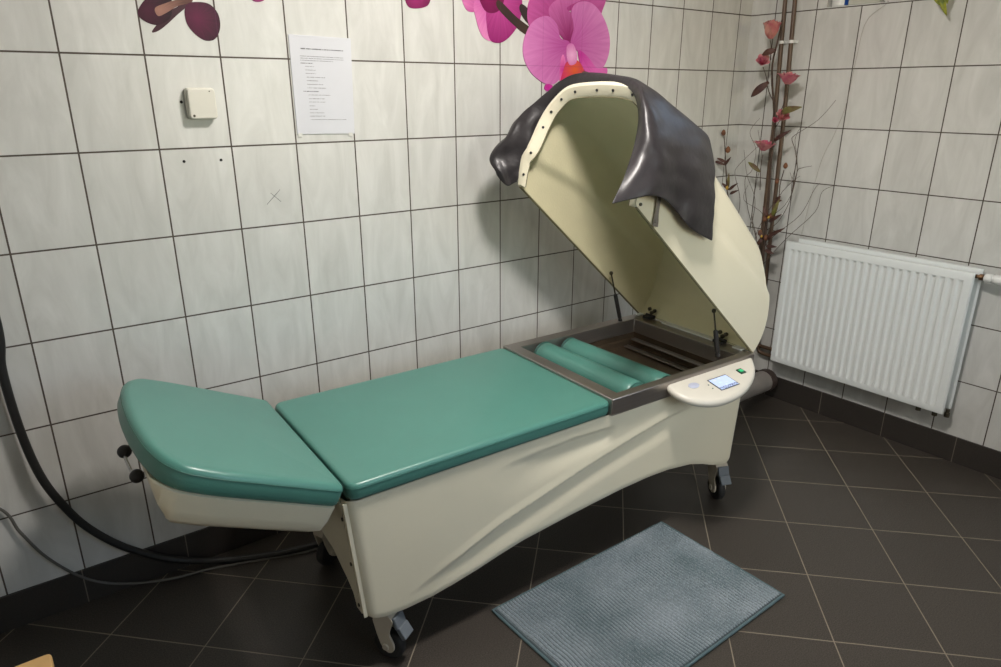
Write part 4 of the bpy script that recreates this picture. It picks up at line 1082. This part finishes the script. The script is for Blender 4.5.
# thin cord hanging from the window sill
bm = bmesh.new(); tube(bm, [rp(.63, .003, 1.863), rp(.632, .010, 1.852), A(866, 22, .006), A(856, 60, .006), A(846, 105, .006), A(834, 135, .007), A(820, 165, .008), A(800, 240, .02), A(785, 300, .02)], .0007, 6, smooth=6)
tag(obj('cord', bm, simple('pale_cord', (.30, .27, .23), .7)), 'very thin grey cord hanging down the tiles from the window sill', 'cord')

# ------------------------------------------------------------------ on the window sill
def sill():
    z = 1.861
    c = rp(.413, -.038, z)
    t = thing('spray_bottle', 'white plastic bottle with blue label at left end of window sill', 'bottle', tuple(c))
    bm = bmesh.new(); lathe(bm, [(.0001, 0), (.032, 0), (.036, .004), (.036, .14), (.024, .165), (.011, .175), (.011, .20), (.0001, .20)], 24, cap=False); obj('bottle_body', bm, M_white, t, ang=40)
    bm = bmesh.new(); g = []
    for k in range(13):
        a = R_(-128) + k * R_(110) / 12; g.append([bm.verts.new((.0366 * math.cos(a), .0366 * math.sin(a), zz)) for zz in (.004, .12)])
    grid_faces(bm, g); obj('blue_label', bm, simple('blue_label', (.02, .10, .42), .4), t)
    bm = bmesh.new(); rbox(bm, .462, .595, -.075, -.004, z, z + .06); o = obj('tissue_box', bm, simple('beige_card', (.46, .46, .40), .6), smooth=False, bevel=.004)
    tag(o, 'low beige box on the window sill right of the blue labelled bottle', 'box')
    bm = bmesh.new(); P = densify(round_poly([(0, 0), (.13, 0), (.13, .09), (0, .09)], .02, 4), .02); f = lambda x, y, zz: rp(.605 + x * .85, -.004 - y, z + zz); cushion(bm, P, 0, .05, .015, .004, f=f)
    tag(obj('folded_towel', bm, simple('white_towel', (.72, .71, .70), .9, bump=.5), ang=70), 'white folded cloth on the window sill', 'cloth')
    # potted plant with trailing leaves
    t = thing('potted_plant', 'small potted plant on the sill with yellow-green leaves trailing down the wall', 'plant', tuple(rp(.92, -.06, z)))
    bm = bmesh.new(); lathe(bm, [(.0001, 0), (.038, 0), (.042, .01), (.05, .085), (.055, .088), (.055, .098), (.048, .098), (.044, .088), (.0001, .085)], 24, cap=False); obj('pot', bm, simple('terracotta', (.40, .17, .09), .7), t)
    inv = Matrix.Translation(-rp(.92, -.06, z))
    b0 = rp(.92, -.06, z + .085); stems = bmesh.new()
    ends = [(rp(.905, .05, 1.86), 0), (rp(.86, .055, 1.90), 1), (rp(.89, -.01, 2.05), 2), (rp(.97, .02, 2.03), 3), (rp(.83, -.05, 2.0), 4), (rp(.96, -.08, 2.08), 5)]
    for e, k in ends:
        m = (b0 + e) / 2 + Vector((0, 0, .07)); pts = [inv @ b0, inv @ m, inv @ e]; tube(stems, pts, .0018, 6, smooth=6)
    obj('stem', stems, simple('green_stem', (.10, .16, .03), .6), t)
    L = [((934, -8), (941, 6), .011), ((940, -12), (946.5, 15.5), .013), ((950, -14), (947, 4), .010)]
    for a, b_, w in L:
        bm = bmesh.new(); leaf_bm(bm, inv @ onr(*a, .06), inv @ onr(*b_, .066), w, -RN, .05); o = obj('leaf', bm, M_leafy, t, ang=80); o.modifiers.new('th', 'SOLIDIFY').thickness = .0008
    rn = random.Random(2)
    for e, k in ends[1:]:
        for j in range(3):
            d = Vector((rn.uniform(-1, 1), rn.uniform(-1, 1), rn.uniform(-.3, 1))).normalized() * .06
            bm = bmesh.new(); leaf_bm(bm, inv @ (e - Vector((0, 0, .02 * j))), inv @ (e - Vector((0, 0, .02 * j)) + d), .013, d.cross(Vector((1, .3, 0))), .1); o = obj('leaf', bm, M_leafy, t, ang=80); o.modifiers.new('th', 'SOLIDIFY').thickness = .0008
sill()

# ------------------------------------------------------------------ wooden stool, bottom left
def stool():
    z = .45; c = onz(51, 651.5, z)
    x1, y1 = c.x, c.y; W, D = .34, .32
    t = thing('wooden_stool', 'light wooden stool whose seat corner shows at the bottom left', 'stool', (x1 - W / 2, y1 - D / 2, 0))
    bm = bmesh.new(); P = densify(round_poly([(-W / 2, -D / 2), (W / 2, -D / 2), (W / 2, D / 2), (-W / 2, D / 2)], .012, 4), .03); cushion(bm, P, z - .028, z, .005, 0); obj('seat', bm, M_wood, t, ang=40)
    for sx in (-1, 1):
        for sy in (-1, 1):
            bm = bmesh.new(); x, y = sx * (W / 2 - .04), sy * (D / 2 - .04)
            tube(bm, [(x * 1.12, y * 1.12, 0), (x, y, z - .027)], .014, 10, taper=.018); obj('leg', bm, M_wood, t)
    bm = bmesh.new()
    for sx in (-1, 1): tube(bm, [(sx * (W / 2 - .034), -D / 2 + .03, .16), (sx * (W / 2 - .034), D / 2 - .03, .16)], .008, 8)
    obj('stretcher', bm, M_wood, t)
stool()

# ------------------------------------------------------------------ light
def area(name, loc, rot, size, energy, color, sizey=None):
    l = bpy.data.lights.new(name, 'AREA'); l.energy = energy; l.color = color; l.size = size
    if sizey: l.shape = 'RECTANGLE'; l.size_y = sizey
    o = bpy.data.objects.new(name, l); COL.objects.link(o); o.location = loc; o.rotation_euler = rot; return o
LX, LY = -1.98, -1.17
t = thing('ceiling_lamp', 'round white ceiling lamp above the middle of the room, out of the frame', 'lamp', (LX, LY, ZC))
bm = bmesh.new(); lathe(bm, [(.0001, 0), (.17, 0), (.17, -.025), (.15, -.028), (.0001, -.028)], 32, cap=False); obj('lamp_base', bm, M_white, t)
M_glow, nt, b = new_mat('opal_glass_lit'); b.inputs['Emission Color'].default_value = (1, .94, .885, 1); b.inputs['Emission Strength'].default_value = 170; b.inputs['Base Color'].default_value = (.8, .8, .8, 1)
bm = bmesh.new(); lathe(bm, [(.145 * math.cos(a), -.029 - .085 * math.sin(a)) for a in [PI / 2 * k / 8 for k in range(8)]] + [(.0001, -.114)], 32, cap=False); obj('lamp_shade', bm, M_glow, t)
# sky outside the window
w = bpy.data.worlds.new('sky'); sc.world = w; w.use_nodes = True; nt = w.node_tree; bg = nt.nodes['Background']
sk = nt.nodes.new('ShaderNodeTexSky'); sk.sky_type = 'NISHITA'; sk.sun_elevation = R_(35); sk.sun_rotation = R_(200); sk.sun_disc = False
hz = mixc(nt, .6, sk.outputs[0], (1.05, 1.1, 1.15, 1)); nt.links.new(hz, bg.inputs[0]); bg.inputs[1].default_value = 1.7
pl = area('window_portal', tuple(rp(.772, -.21, 2.08)), (0, 0, 0), .78, 1, (1, 1, 1), .42); pl.data.cycles.is_portal = True
pl.rotation_euler = (-RN).to_track_quat('-Z', 'Z').to_euler()
p2 = area('window_portal', ((FW[0] + FW[1]) / 2, YF - .15, (FW[2] + FW[3]) / 2), Vector((0, 1, 0)).to_track_quat('-Z', 'Z').to_euler(), FW[1] - FW[0], 1, (1, 1, 1), FW[3] - FW[2]); p2.data.cycles.is_portal = True  # portal of the added fill window

sc.view_settings.view_transform = 'Standard'; sc.view_settings.look = 'None'; sc.view_settings.gamma = 1; sc.view_settings.exposure = 0
sc.view_settings.use_curve_mapping = False
